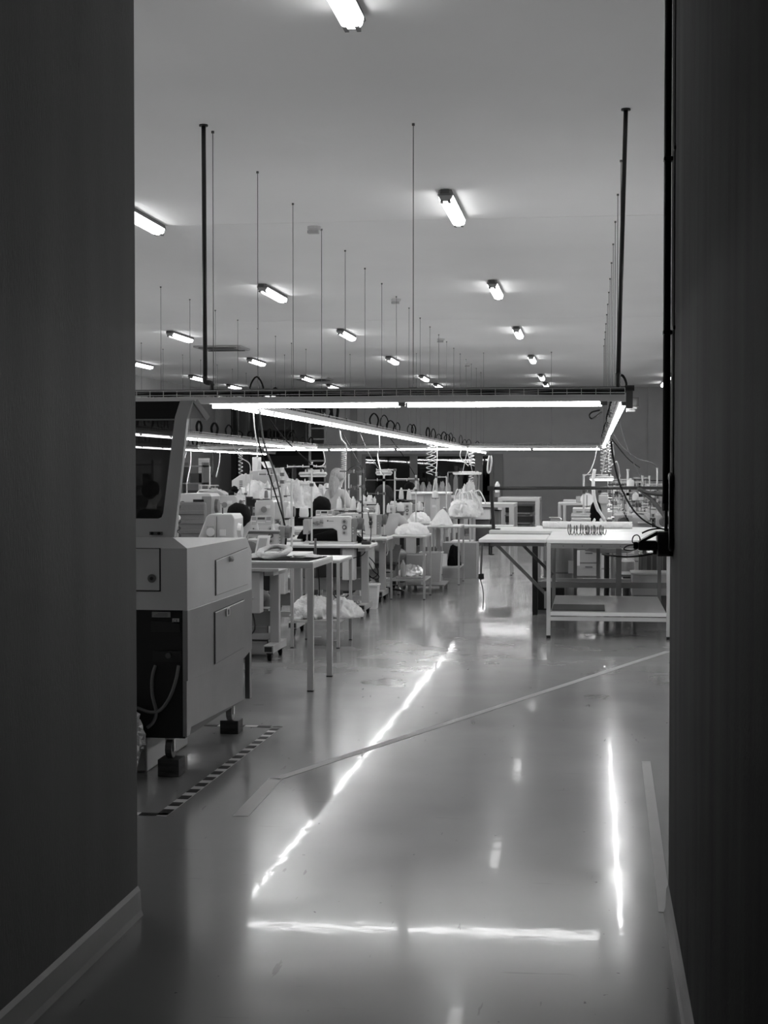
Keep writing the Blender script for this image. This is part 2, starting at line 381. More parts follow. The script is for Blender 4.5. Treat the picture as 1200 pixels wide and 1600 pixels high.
# ================================================================ CEILING LAMPS
def make_ceiling_lamp():
    t = thing('ceiling_lamp', '', 'ceiling lamp')
    L = 1.52; hw = .074
    cap = [(-hw, -.045), (-hw+.03, -.1), (hw-.03, -.1), (hw, -.045), (hw, 0), (-hw, 0)]
    part(t, 'housing', MB().prism([(-hw, -.045), (hw, -.045), (hw*.8, 0), (-hw*.8, 0)], 'y', -L/2, L/2), 'dgrey')
    df = MB().prism([(-hw+.004, -.045), (-hw+.012, -.085), (-.04, -.108), (.04, -.108), (hw-.012, -.085), (hw-.004, -.045)], 'y', -L/2+.07, L/2-.05)
    part(t, 'diffuser', df, 'diff')
    for s in (-1, 1):
        y = s*L/2
        P = [(-hw, y, -.05), (hw, y, -.05), (hw*.8, y, -.005), (-hw*.8, y, -.005), (-hw*.6, y+s*.07, -.045), (hw*.6, y+s*.07, -.045), (hw*.5, y+s*.06, -.005), (-hw*.5, y+s*.06, -.005)]
        part(t, 'end_cap', MB().add(P, [(0,1,2,3),(4,5,6,7),(0,1,5,4),(1,2,6,5),(2,3,7,6),(3,0,4,7)]), 'dgrey')
        y2 = s*(L/2-.02)-.03*s
        part(t, 'diffuser_end', MB().prism([(-hw+.004, -.045), (-hw+.02, -.08), (-.035, -.1), (.035, -.1), (hw-.02, -.08), (hw-.004, -.045)], 'y', min(y, y2), max(y, y2)), 'lgrey')
        for q in (-.035, .035): part(t, 'clip', MB().box(q-.012, q+.012, min(y-s*.1, y), max(y-s*.1, y), -.112, -.09), 'dgrey')
    return t
rows = {'right': (-1.38, (8.1, 15.25, 22.1, 28.9, 35.7, 42.5, 46.4)), 'second': (-4.63, (8.75, 15.4, 22.1, 28.9, 35.65, 42.5, 46.4)),
        'third': (-7.87, (22.1, 28.87, 35.65, 42.2, 46.4)), 'outer': (-10.85, (29.0, 36.3, 41.6, 46.0, 51.1)), 'far right': (2.1, (15.3, 22.1, 28.9, 35.7, 42.5, 46.2))}
words = ['nearest', 'second', 'third', 'fourth', 'fifth', 'sixth', 'seventh']
for rn, (x, ys) in rows.items():
    for k, y in enumerate(ys):
        place('clamp', make_ceiling_lamp, (x, y, CEIL), 0, 'lit twin-tube ceiling lamp, %s from the camera in the %s row' % (words[k], rn), 'lamps on the ceiling')
# sensors, cassettes
for k, (px, py) in enumerate(((491, 354), (619, 467), (689, 529), (731, 568))):
    q = ray(px, py); kk = (CEIL-CH)/q.z; x, y = q.x*kk, q.y*kk
    t = thing('ceiling_sensor', 'small grey ceiling sensor beside the hanging rods, %s from the camera' % words[k], 'sensor', (x, y, CEIL), 0, 'sensors on the ceiling')
    part(t, 'base', MB().lathe([(.0, -.0), (.075, 0), (.075, -.03), (.05, -.045), (0, -.045)], n=14), 'housing')
    part(t, 'sensor_body', MB().box(-.07, .05, -.04, .04, -.075, -.045), 'lgrey')
for k, (px, Y) in enumerate(((347, 32.0), (490, 43.0))):
    p = at(px, 590, Y)
    t = thing('air_conditioner', 'square ceiling air conditioner %s' % ('between the lamps on the left' if k == 0 else 'farther back, above the far light rails'), 'air conditioner', (p.x, Y, CEIL))
    part(t, 'panel', MB().box(-.5, .5, -.5, .5, -.04, 0), 'lgrey', bevel=.01)
    part(t, 'grille', MB().box(-.3, .3, -.3, .3, -.048, -.04), 'dgrey')
    for s in (-1, 1):
        part(t, 'louvre', MB().box(-.4, .4, s*.42-.03, s*.42+.03, -.052, -.04), 'black')
# ================================================================ LIGHT RAILS
def rail(label, a, b, rods, z=2.01, seglen=1.52, toff=0.0, lat=0.0, sockets=True, seed=1, zrod=True):
    rnd = random.Random(seed)
    a = Vector((a[0], a[1], z)); b = Vector((b[0], b[1], z)); d = (b-a).normalized(); L = (b-a).length; n = Vector((-d.y, d.x, 0))
    t = thing('light_rail', label, 'light rail', a, 0, 'hanging light rails')
    up = Vector((0,0,1))
    part(t, 'top_bar', MB().cyl(a+up*.118, b+up*.118, .015, n=8), 'dgrey', True, label='dark round bar')
    part(t, 'channel', MB().bar(a+n*lat*.5+up*.043, b+n*lat*.5+up*.043, .06+abs(lat), .045), 'housing', True)
    bk = MB()
    for s in (-1, 1):
        for h in (.068, .085, .118): bk.bar(a+n*s*.045+up*h, b+n*s*.045+up*h, .004)
    k = 0.0
    while k < L:
        p = a+d*k
        bk.bar(p+n*.045+up*.068, p+n*.045+up*.12, .004); bk.bar(p-n*.045+up*.068, p-n*.045+up*.12, .004); bk.bar(p-n*.045+up*.068, p+n*.045+up*.068, .004)
        k += .107
    part(t, 'cable_basket', bk, 'galv', True, kind='stuff')
    cb = MB()
    for j in range(3):
        pts = []; k = 0
        while k <= L: pts.append(a+d*k+n*rnd.uniform(-.03, .03)+up*rnd.uniform(.075, .1)); k += .5
        cb.tube(pts, .006, 4)
    part(t, 'cable_bundle', cb, 'lgrey' if seed % 2 else 'rubber', True, kind='stuff')
    m = int((L-toff)//seglen)
    for i in range(m):
        p = a+n*lat+d*(toff+i*seglen+.03); q = a+n*lat+d*(toff+(i+1)*seglen-.03)
        tb = part(t, 'fluorescent_tube', MB().cyl(p, q, .015, n=8), 'tube', True)
        part(tb, 'lamp_holder', MB().bar(p-d*.04+up*.006, p+d*.012+up*.006, .036, .03), 'dgrey', True)
    for (x, y) in rods:
        rr = part(t, 'hanger_rod', MB().cyl((x, y, z+.1), (x, y, CEIL), .0035, n=5), 'rod', True)
        part(rr, 'rod_clamp', MB().box(x-.03, x+.03, y-.03, y+.03, z+.105, z+.14), 'dgrey', True)
        part(rr, 'ceiling_plug', MB().cyl((x, y, CEIL-.018), (x, y, CEIL), .012, n=6), 'rod', True)
    if sockets:
        k = .6
        while k < L-.4:
            p = a+d*k+n*.03
            part(t, 'socket_box', MB().bar(p+up*.09, p+d*.16+up*.09, .07, .05), 'lgrey' if rnd.random() < .5 else 'dgrey', True)
            if rnd.random() < .8:
                c = MB(); h = rnd.uniform(.11, .24); r_ = rnd.uniform(.04, .08)
                for q in range(rnd.choice((1, 1, 2, 3))):
                    u = p+d*(.03+q*.05)
                    e = (d*.45-n*.9).normalized(); c.tube([u+up*.1, u-e*r_*.3+up*(.1+h*.6), u+e*r_*.5+up*(.1+h), u+e*r_*1.3+up*(.1+h*.6), u+e*r_+up*.1], .008, 5, smooth=4)
                part(t, 'cable_loop', c, 'rubber', True)
            k += rnd.uniform(.5, 1.1)
    return t
Yf = 11.62
xr, xm, xl, xo = .235, -2.94, -6.13, -9.18
rail('light rail crossing the hall in front, nearest the camera', (.24, Yf), (-4.4, Yf), [(-1.36, Yf+.09), (-4.2, Yf+.05)], seed=2, toff=.14, sockets=False)
rail('long light rail running back above the right-hand machines', (xr, Yf+.12), (xr, 34.0), [(xr, 13.31+1.61*k) for k in range(13)], seed=3)
rail('long light rail running back from the front rail, above the machines along the aisle', (xm, Yf+.12), (xm, 41.5), [(xm, 11.76+1.62*k) for k in range(19)], seed=4, lat=-.15)
rail('long light rail seen partly through the smoked lid, left of the aisle rail', (xl, 14.3), (xl, 33.9), [(xl, 15.0+1.61*k) for k in range(12)], seed=5)
rail('leftmost long light rail, farther back than the others', (xo, 20.0), (xo, 44.0), [(xo, 21.0+1.61*k) for k in range(15)], seed=6)
rail('light rail crossing the hall at the back', (.2, 34.2), (-8.9, 34.2), [(-.9-1.5*k, 34.2) for k in range(5)], seed=7, sockets=False)
rail('added unseen light rail right of the right-hand machines, hidden by the passage wall', (2.75, 8.0), (2.75, 46.0), [(2.75, 9+3.2*k) for k in range(7)], seed=8, sockets=False)  # unseen rail, added to brighten the ceiling and the back wall
rail('added unseen light rail over the front left part of the hall, behind the passage wall', (-6.4, 6.2), (-6.4, 13.8), [(-6.4, 7+3.2*k) for k in range(3)], seed=9, sockets=False)  # added out of view to raise the ambient light
rail('added unseen light rail at the far left of the hall, behind the passage wall', (-11.7, 12.0), (-11.7, 36.0), [(-11.7, 13+3.2*k) for k in range(7)], seed=11, sockets=False)  # unseen addition that gives the rear of the hall more light
rail('added unseen light rail over the far left of the hall, hidden by the passage wall', (-9.6, 6.2), (-9.6, 18.0), [(-9.6, 7+3.2*k) for k in range(4)], seed=10, sockets=False)  # never in view; added as extra fill for the hall
# black support poles of the front rail
for k, (tx, ty, bx_, by) in enumerate(((.236, 11.451, .19, 11.60), (-2.957, 11.541, -2.965, 11.60))):
    t = thing('support_pole', 'thick black pole holding the front light rail, %s' % ('at its corner over the right-hand machines' if k == 0 else 'above the laser cutter'), 'pole', (bx_, by, 2.13))
    part(t, 'tube', MB().cyl((bx_, by, 2.22), (tx, ty, CEIL-.01), .017, n=10), 'black', True, smooth=True)
    part(t, 'ceiling_flange', MB().cyl((tx, ty, CEIL-.012), (tx, ty, CEIL), .035, n=12), 'black', True)
    s = 1 if k == 1 else 0
    part(t, 'elbow', MB().tube([(bx_, by, 2.24), (bx_, by, 2.2), (bx_+.05*s, by, 2.185), (bx_+.055*s, by, 2.15), (bx_+.055*s, by, 2.125)], .02, 8, smooth=3), 'black', True, smooth=True)
t = thing('rail_end_bracket', 'dark cap and bracket on the right front corner of the light rail', 'bracket', (.3, Yf, 2.06))
part(t, 'cap', MB().cyl((.24, Yf, 2.128), (.31, Yf, 2.128), .022, n=10), 'black', True)
part(t, 'side_plate', MB().box(.25, .30, Yf+.02, Yf+.06, 1.98, 2.13), 'dgrey', True)
for k in range(3): part(t, 'socket', MB().box(.28+.0*k, .35, Yf+.5*k+.2, Yf+.5*k+.28, 2.0, 2.07), 'mgrey', True)

# ================================================================ LASER CUTTER
SX, FY, BY = -1.965, 7.32, 8.76; WX = -3.2
t = thing('laser_cutter', 'grey laser cutting machine with open smoked lid, standing on timber blocks', 'cutting machine', (-2.6, 8.0, 0))
# lower body: black recessed front, steel flank
part(t, 'lower_body', MB().box(WX, SX-.02, FY+.05, BY-.22, .19, .83), 'dgrey', True)
part(t, 'front_panel', MB().box(WX, SX-.016, FY+.01, FY+.05, .19, .825), 'vdark', True)
part(t, 'side_panel', MB().prism([(FY, .20), (FY+.06, .20), (FY+.085, .235), (BY-.2, .2), (BY-.2, .44), (FY+.05, .475), (FY, .475)], 'x', SX-.024, SX-.004), 'laserside', True, bevel=.002)
part(t, 'side_panel', MB().prism([(FY, .475), (FY+.05, .475), (BY-.2, .44), (BY, .47), (BY, .822), (FY, .822)], 'x', SX-.024, SX+.002), 'laserside', True, bevel=.002)
part(t, 'rear_post', MB().box(SX-.03, SX-.002, BY-.05, BY, .185, .48), 'laserside', True)
part(t, 'rear_recess', MB().box(SX-.2, SX-.05, BY-.2, BY-.04, .19, .48), 'vdark', True)
dr = part(t, 'lower_door', MB().prism([(7.853, .494), (8.537, .507), (8.537, .775), (7.853, .765)], 'x', SX-.002, SX+.010), 'laserside', True, bevel=.003)
part(dr, 'door_latch', MB().box(SX+.010, SX+.016, 8.08, 8.155, .722, .765), 'whitem', True, bevel=.002)
part(dr, 'latch_slot', MB().box(SX+.016, SX+.018, 8.108, 8.128, .73, .757), 'black', True)
part(dr, 'door_gap', MB().prism([(7.849, .490), (8.541, .503), (8.541, .779), (7.849, .769)], 'x', SX-.004, SX+.0032), 'vdark', True)
# upper housing with chamfered front and top
A = (-2.047, FY+.03, 1.181); B = (SX, FY, 1.127); Cc = (SX, 8.63, 1.125); D = (WX, 8.63, 1.125); E_ = (WX, FY+.03, 1.181); Fb = (WX, FY, 1.127)
up = MB()
V = [(SX, FY, .823), (SX, BY, .821), (SX, BY, 1.04), Cc, B, A, D, E_, Fb, (WX, FY, .823), (WX, BY, .821), (WX, BY, 1.04)]
up.add(V, [(0,1,2,3,4), (4,3,5), (5,3,6,7), (8,4,5,7), (9,0,4,8), (9,10,1,0), (3,2,11,6), (2,1,10,11), (8,7,6,11,10,9)])
part(t, 'upper_housing', up, 'lasergrey', True)
d2 = part(t, 'upper_door', MB().prism([(7.883, .853), (8.638, .859), (8.638, 1.066), (7.883, 1.035)], 'x', SX-.002, SX+.009), 'lasergrey', True, bevel=.002)
part(d2, 'door_gap', MB().prism([(7.880, .850), (8.641, .856), (8.641, 1.069), (7.880, 1.038)], 'x', SX-.004, SX+.003), 'vdark', True)
part(d2, 'door_latch', MB().cyl((SX+.009, 8.16, 1.028), (SX+.022, 8.18, 1.028), .016, n=14).box(SX+.012, SX+.026, 8.15, 8.21, 1.018, 1.036), 'whitem', True, bevel=.002)
fp = part(t, 'front_flap', MB().box(WX+.02, -2.104, FY-.006, FY+.002, .92, 1.124), 'lasergrey', True, bevel=.002)
part(fp, 'flap_gap', MB().box(WX+.01, -2.098, FY-.002, FY+.003, .914, 1.128), 'vdark', True)
part(fp, 'flap_lock', MB().cyl((-2.141, FY-.012, .979), (-2.141, FY, .979), .021, n=18), 'mgrey', True, smooth=False)
part(fp, 'lock_core', MB().cyl((-2.141, FY-.016, .979), (-2.141, FY-.01, .979), .009, n=10), 'black', True)
# lid: bent frame, smoked window, hood
ly = FY+.045
lid = MB().add([(x, y, z) for y in (ly, ly+.04) for x, z in [(-2.009, 1.853), (-1.945, 1.853), (-1.975, 1.762), (-2.042, 1.181), (WX, 1.181), (WX, 1.271), (-2.125, 1.271), (-2.106, 1.278), (-2.097, 1.300), (-2.055, 1.628), (-2.036, 1.772)]],
    [tuple(range(11)), tuple(range(21, 10, -1))] + [(i, i+11, (i+1) % 11+11, (i+1) % 11) for i in range(11)])
part(t, 'lid_frame', lid, 'lasergrey', True)
lg = part(t, 'lid_window', MB().prism([(WX, 1.24), (-2.09, 1.24), (-2.045, 1.63), (-2.03, 1.78), (WX, 1.78)], 'y', ly+.018, ly+.024), 'tint', True)
part(t, 'lid_hood', MB().prism([(WX, 1.765), (-2.035, 1.765), (-2.009, 1.85), (WX, 1.85)], 'y', ly+.005, ly+.05), 'vdark', True)
part(t, 'hood_edge', MB().box(WX, -2.035, ly, ly+.03, 1.757, 1.763), 'lgrey', True)
part(t, 'lid_return', MB().add([(-1.947, ly+.03, 1.85), (-1.972, ly+.03, 1.765), (-1.90, ly+.10, 1.765), (-1.945, ly+.04, 1.85), (-1.972, ly+.05, 1.765), (-1.905, ly+.12, 1.765)], [(0,1,2),(3,5,4),(0,3,4,1),(1,4,5,2),(0,2,5,3)]), 'lasergrey', True)
part(t, 'lid_edge_strip', MB().bar((-1.943, ly+.03, 1.852), (-1.897, ly+.10, 1.766), .012, .03), 'lgrey', True)
hg = part(t, 'lid_hinge', MB().box(-2.165, -2.10, ly-.012, ly, 1.19, 1.207), 'mgrey', True)
for x in (-2.15, -2.115): part(hg, 'hinge_screw', MB().cyl((x, ly-.018, 1.199), (x, ly-.012, 1.199), .008, n=10), 'vdark', True)
# stickers, sockets, hoses on the black front
part(t, 'rating_plate', MB().box(-2.145, -2.052, FY+.004, FY+.01, .787, .813), 'lgrey', True, label='pale rating plate')
sk_ = part(t, 'certification_sticker', MB().box(-2.042, -2.008, FY+.004, FY+.01, .758, .782), 'paper', True, label='white sticker with CE mark')
text(sk_, 'CE', .020, (-2.6+.575, 7.32-8.0+.003, .770), (PI/2, 0, 0), 'black').location = Vector((-2.025-(-2.6), FY+.003-8.0, .770))
for k in range(3): part(t, 'plate_lettering', MB().box(-2.135+.02*k*.5, -2.065, FY+.003, FY+.004, .793+.006*k, .795+.006*k), 'dgrey', True)
part(t, 'socket_plate', MB().box(-2.15, -2.005, FY+.004, FY+.01, .715, .765), 'black', True)
part(t, 'inlet_plate', MB().box(-2.14, -1.995, FY+.0, FY+.01, .57, .62), 'black', True)
part(t, 'inlet_socket', MB().cyl((-2.06, FY-.01, .60), (-2.06, FY, .60), .014, n=12), 'dgrey', True)
hy = FY-.02
def hp(px, py, Y=None): return at(px, py, Y or hy)
part(t, 'hose', MB().tube([hp(243, 1040, FY), hp(238, 1058), hp(238, 1085), hp(244, 1112), hp(240, 1128), hp(230, 1137)], .0085, 8, smooth=5), 'mgrey', True, smooth=True)
part(t, 'hose', MB().tube([hp(279, 1040, FY), hp(275, 1062), hp(266, 1088), hp(252, 1108), hp(236, 1113), hp(214, 1106)], .0085, 8, smooth=5), 'mgrey', True, smooth=True)
def caster(parent, x, y, z0, r, m='mgrey', world=True, ztop=None, w=.022):
    ztop = ztop or z0+2*r+.02
    c = part(parent, 'caster', MB().cyl((x, y, ztop-.015), (x, y, ztop), .028, n=10).box(x-w, x-w+.005, y-.018, y+.018, z0+r*.7, ztop-.01).box(x+w-.005, x+w, y-.018, y+.018, z0+r*.7, ztop-.01), 'steel' if m != 'rubber' else 'black', world)
    part(c, 'wheel', MB().cyl((x-w+.006, y, z0+r), (x+w-.006, y, z0+r), r, n=16).cyl((x-w+.002, y, z0+r), (x+w-.002, y, z0+r), r*.3, n=10), m, world)
for x, y in ((-2.065, 7.37), (-2.065, 8.60), (-3.05, 7.37), (-3.05, 8.60)):
    if y > 8:
        caster(t, x+.01, y, .078, .048, 'lgrey', ztop=.2)
        part(t, 'levelling_plate', MB().box(x-.05, x+.05, y-.01, y+.1, .185, .2), 'dgrey', True)
    else: caster(t, x, y, .086, .048, 'dgrey', ztop=.195)
for k, (x, y, l) in enumerate(((-2.062, 7.38, 'dark timber block under the front wheel of the laser cutter'), (-2.055, 8.63, 'dark timber block under the rear wheel of the laser cutter'))):
    h = .085 if k == 0 else .077
    single('timber_block', MB().box(x-.056, x+.052, y-.06, y+.06, 0, h), 'wood', l, 'block', bevel=.004)
fo = MB().blob((-2.30, 7.2, .20), (.135, .13, .19), 5, .12, 5, 44, 26, flat=False, fold=.22)
single('foil_duct', fo, 'foil', 'crinkled silver foil air duct bunched up beside the laser cutter', 'air duct')
single('extractor_box', MB().box(-2.9, -2.2, 7.42, 8.2, .0, .17), 'lasergrey', 'low grey box on the floor beneath the front of the laser cutter', 'box', bevel=.01)

# ================================================================ GENERIC BUILDERS
SURF = []
def base_z(x, y):
    zs = [q[4] for q in SURF if q[0]-.02 <= x <= q[1]+.02 and q[2]-.02 <= y <= q[3]+.02]
    if not zs: print('NO SURFACE', round(x, 2), round(y, 2))
    return max(zs) if zs else None
def steel_table(label, x0, x1, y0, y1, H, leg=.042, th=.045, m='whitem', top='white', shelf=None, name='steel_table', cat='table', group=None, sides='all', foot=True):
    t = thing(name, label, cat, ((x0+x1)/2, (y0+y1)/2, 0), 0, group); SURF.append((x0, x1, y0, y1, H))
    part(t, 'tabletop', MB().box(x0, x1, y0, y1, H-.012, H), top, True, bevel=.002)
    fr = MB().box(x0, x1, y0, y0+leg, H-th, H-.012).box(x0, x1, y1-leg, y1, H-th, H-.012).box(x0, x0+leg, y0+leg, y1-leg, H-th, H-.012).box(x1-leg, x1, y0+leg, y1-leg, H-th, H-.012)
    part(t, 'frame', fr, m, True, bevel=.002)
    for x in (x0, x1-leg):
        for y in (y0, y1-leg):
            l = part(t, 'leg', MB().box(x, x+leg, y, y+leg, .008, H-th), m, True, bevel=.002)
            if foot: part(l, 'foot_cap', MB().box(x-.001, x+leg+.001, y-.001, y+leg+.001, 0, .008), 'black', True)
    if shelf: part(t, 'shelf', MB().box(x0+.005, x1-.005, y0+leg*.2, y1-leg*.2, shelf-.02, shelf), m, True)
    return t
def heap(label, x, y, z, r, seed, m='cloth', name='garment_pile', cat='clothes', group=None, amp=.35, fold=.22, freq=3.2, rotz=0):
    mb = MB()
    mb.blob((0, 0, 0), r, seed, amp, freq, 60, 30, True, fold)
    o = bpy.data.objects.new(name, mb.mesh(name, None, True)); C.objects.link(o); o.location = (x, y, z+.002); o.rotation_euler = (0, 0, rotz)
    o.data.materials.append(M[m]); return tag(o, label, cat, group)
def folded(label, x, y, z, w, d, n, h=.012, m='cloth', seed=0, name='folded_garment', cat='clothes', rotz=0, group=None):
    rnd = random.Random(seed); t = thing(name, label, cat, (x, y, z), rotz, group)
    for k in range(n):
        a = rnd.uniform(-.012, .012); b = rnd.uniform(-.012, .012)
        part(t, 'fold_layer', MB().prism([(-w/2+a, k*h+.0005), (w/2+a-.01, k*h+.0005), (w/2+a, k*h+h/2), (w/2+a-.01, k*h+h), (-w/2+a, k*h+h)], 'y', -d/2+b, d/2+b), m, bevel=.003)
    return t

def sewing_table():
    t = thing('sewing_table', '', 'table')
    W, D, H = 1.15, .6, .75
    part(t, 'tabletop', MB().box(-W, 0, 0, D, H-.03, H), 'white', bevel=.006)
    part(t, 'table_edge', MB().box(-W+.002, -.002, -.001, D+.001, H-.032, H-.012), 'lgrey')
    for x in (-.13, -W+.06):
        l = part(t, 'leg', MB().box(x, x+.075, D/2-.03, D/2+.04, .12, H-.05), 'lgrey', bevel=.006)
        part(l, 'leg_head', MB().box(x, x+.075, .06, D-.06, H-.07, H-.032), 'lgrey')
        part(t, 'foot_bar', MB().box(x-.002, x+.078, .03, D-.03, .07, .13), 'lgrey', bevel=.004)
        part(t, 'bar_cap', MB().box(x+.008, x+.068, .024, .03, .08, .12), 'black')
        for y in (.09, D-.09): caster(t, x+.037, y, 0, .028, 'rubber', False, .07, .018)
    part(t, 'crossbeam', MB().box(-W+.135, -.13, D/2-.01, D/2+.02, .26, .38), 'mgrey')
    part(t, 'lower_crossbeam', MB().box(-W+.135, -.13, D/2-.01, D/2+.02, .15, .20), 'lgrey')
    part(t, 'motor_box', MB().box(-.60, -.34, .2, .45, .40, H-.035), 'black', bevel=.008)  # motor box enlarged in black to stand in for shade under the table
    part(t, 'cable_duct', MB().box(-W+.14, -.62, .22, .30, .55, H-.035), 'black')
    part(t, 'control_box', MB().box(-.30, -.17, .08, .22, .38, H-.04), 'whitem', bevel=.006)
    part(t, 'treadle', MB().box(-.72, -.42, .12, .36, .10, .12), 'black')
    part(t, 'pull_rod', MB().cyl((-.45, .3, .12), (-.45, .3, .55), .006, n=6), 'steel')
    part(t, 'cable', MB().tube([(-.25, .15, .4), (-.22, .12, .25), (-.32, .2, .18), (-.42, .25, .22), (-.45, .3, .5)], .007, 6, smooth=5), 'black')
    return t
def machine():
    t = thing('sewing_machine', '', 'sewing machine')
    W = .62
    part(t, 'bed', MB().box(-W+.02, -.05, -.09, .10, 0, .022), 'cream', bevel=.004)
    body = [(-.09, .02), (-.09, .268), (-.12, .292), (-.50, .285), (-.585, .268), (-.605, .245), (-.605, .11), (-.56, .095), (-.54, .13), (-.515, .155), (-.29, .165), (-.245, .14), (-.235, .02)]
    part(t, 'arm', MB().prism(body, 'y', -.07, .075), 'cream', bevel=.009, label='light casting with arm and column')
    part(t, 'end_cover', MB().prism([(-.088, .03), (-.088, .27), (-.03, .27), (-.022, .2), (-.05, .14), (-.06, .02)], 'y', -.065, .07), 'mgrey', bevel=.006)
    part(t, 'handwheel', MB().cyl((-.025, 0, .212), (.022, 0, .205), .068, .06, 20), 'dgrey', bevel=.005)
    nb = part(t, 'needle_bar', MB().cyl((-.575, 0, .03), (-.575, 0, .11), .007, n=8), 'steel')
    part(nb, 'presser_foot', MB().box(-.59, -.56, -.03, .015, .022, .032).box(-.583, -.57, -.01, .01, .03, .07), 'steel')
    part(t, 'face_plate', MB().box(-.604, -.545, -.079, -.069, .10, .25), 'lgrey', bevel=.003)
    for k, (z, r) in enumerate(((.235, .032), (.175, .025), (.118, .026))):
        dd = part(t, 'dial', MB().cyl((-.165, -.07, z), (-.165, -.082, z), r, n=16), 'lgrey' if k != 1 else 'dgrey')
        part(dd, 'dial_cap', MB().cyl((-.165, -.082, z), (-.165, -.09, z), r*.5, n=12), 'dgrey' if k != 1 else 'lgrey')
    rnd = random.Random(3)
    tp = part(t, 'thread_guide_plate', MB().box(-.53, -.39, -.075, -.069, .18, .27), 'lgrey')
    for k in range(7): part(tp, 'tension_disc', MB().cyl((-.51+.019*k, -.075, .195+rnd.uniform(0, .055)), (-.51+.019*k, -.09, .195+rnd.uniform(0, .055)), .009, n=8), 'mgrey')
    part(t, 'logo_mark', MB().box(-.35, -.335, -.072, -.069, .235, .25), 'dgrey')
    part(t, 'brand_strip', MB().box(-.33, -.28, -.0715, -.069, .236, .243), 'mgrey')
    for k in range(3): part(t, 'button', MB().cyl((-.075, -.066, .17-.03*k), (-.075, -.071, .17-.03*k), .006, n=8), 'whitem')
    return t
def control_panel():
    t = thing('control_panel', '', 'control panel')
    part(t, 'case', MB().prism([(-.04, 0), (.03, 0), (.03, .085), (-.015, .085)], 'x', -.10, .10), 'lgrey', bevel=.004)
    n = Vector((0, -.959, .282)); R0 = MB()
    def face(x0, x1, z0, z1, e): 
        f = lambda z: -.04+.025*z/.085
        return MB().add([(x0, f(z0)-e, z0), (x1, f(z0)-e, z0), (x1, f(z1)-e, z1), (x0, f(z1)-e, z1), (x0, f(z0)+.01, z0), (x1, f(z0)+.01, z0), (x1, f(z1)+.01, z1), (x0, f(z1)+.01, z1)], [(0,1,2,3),(7,6,5,4),(0,4,5,1),(1,5,6,2),(2,6,7,3),(3,7,4,0)])
    part(t, 'display', face(-.035, .035, .05, .072, .003), 'screen')
    for s in (-1, 1): part(t, 'key_field', face(*(sorted((s*.09, s*.05))), .045, .075, .002), 'mgrey')
    for s in (-1, 1):
        for k in range(3): part(t, 'key', face(*(sorted((s*(.052+.014*k), s*(.062+.014*k)))), .03, .04, .003), 'paper')
    for k in range(5): part(t, 'key', face(-.035+.015*k, -.025+.015*k, .022, .03, .003), 'paper')
    return t
def cone(m='thread'):
    def f():
        t = thing('thread_cone', '', 'thread cone')
        part(t, 'spool', MB().lathe([(.012, 0), (.036, .002), (.036, .006), (.014, .17), (.010, .18)], n=14), 'paper')
        part(t, 'thread', MB().lathe([(.030, .008), (.038, .012), (.040, .03), (.031, .13), (.026, .15), (.013, .152)], n=16), m, smooth=False)
        return t
    return f
def fat_cone(m='thread'):
    def f():
        t = thing('thread_cone', '', 'thread cone')
        part(t, 'spool', MB().lathe([(.012, 0), (.05, .002), (.05, .006), (.02, .13), (.014, .14)], n=14), 'paper')
        part(t, 'thread', MB().lathe([(.045, .008), (.055, .012), (.057, .04), (.052, .1), (.045, .115), (.014, .118)], n=18), m)
        return t
    return f
def put_cone(x, y, z, label, m='thread', s=1.0, fat=False):
    return place(('cone', m, fat), (fat_cone if fat else cone)(m), (x, y, z), 0, label, 'thread cones', (s, s, s))
def stand(label, x, y, z, H, m='whitem', arms=(), plate=None, r=.009, name='thread_stand', base=True):
    # pole from z up by H; arms = (height, x reach, style); plate = (height, half-width)
    t = thing(name, label, 'thread stand', (x, y, z))
    part(t, 'pole', MB().cyl((0, 0, 0), (0, 0, H), r, n=8), m)
    part(t, 'pole_cap', MB().cyl((0, 0, H), (0, 0, H+.015), r*1.3, n=8), m)
    if base: part(t, 'base', MB().cyl((0, 0, 0), (0, 0, .012), r*3, n=12), 'dgrey')
    for h, l, st in arms:
        a = part(t, 'arm', MB().bar((0, 0, h), (l, 0, h), .012, .014), m if st != 'dark' else 'dgrey')
        part(a, 'arm_clamp', MB().box(-.018, .018, -.018, .018, h-.016, h+.016), 'dgrey')
        for q in ((.35, .98) if abs(l) < .4 else (.3, .65, .98)): part(a, 'thread_eye', MB().cyl((l*q, -.012, h-.012), (l*q, -.012, h+.02), .004, n=6), 'steel')
        if st == 'drop': part(t, 'drop_rod', MB().cyl((l, 0, h), (l, 0, .05), r*.8, n=6), m)
    if plate:
        h, hw = plate
        p = part(t, 'spool_plate', MB().box(-hw, hw, -.05, .05, h-.006, h), 'dgrey')
        for s in (-1, 1): part(p, 'spool_pin', MB().cyl((s*hw*.6, 0, h), (s*hw*.6, 0, h+.1), .004, n=6), 'steel')
    return t
def work_lamp(label, x, y, z, L, m='led_off', hang=.25):
    t = thing('work_lamp', label, 'lamp', (x, y, z))
    part(t, 'reflector', MB().prism([(-L/2, 0), (L/2, 0), (L/2-.01, .03), (-L/2+.01, .03)], 'y', -.05, .05), 'whitem', bevel=.008)
    part(t, 'diffuser', MB().prism([(-L/2+.008, -.002), (L/2-.008, -.002), (L/2-.02, -.022), (-L/2+.02, -.022)], 'y', -.042, .042), m, bevel=.006)
    part(t, 'top_bar', MB().box(-L*.28, L*.38, -.015, .015, .03, .055), 'whitem', bevel=.004)
    for s in (-.2, .3): part(t, 'bracket', MB().box(s*L-.01, s*L+.01, -.02, .02, .03, .065), 'dgrey')
    return t
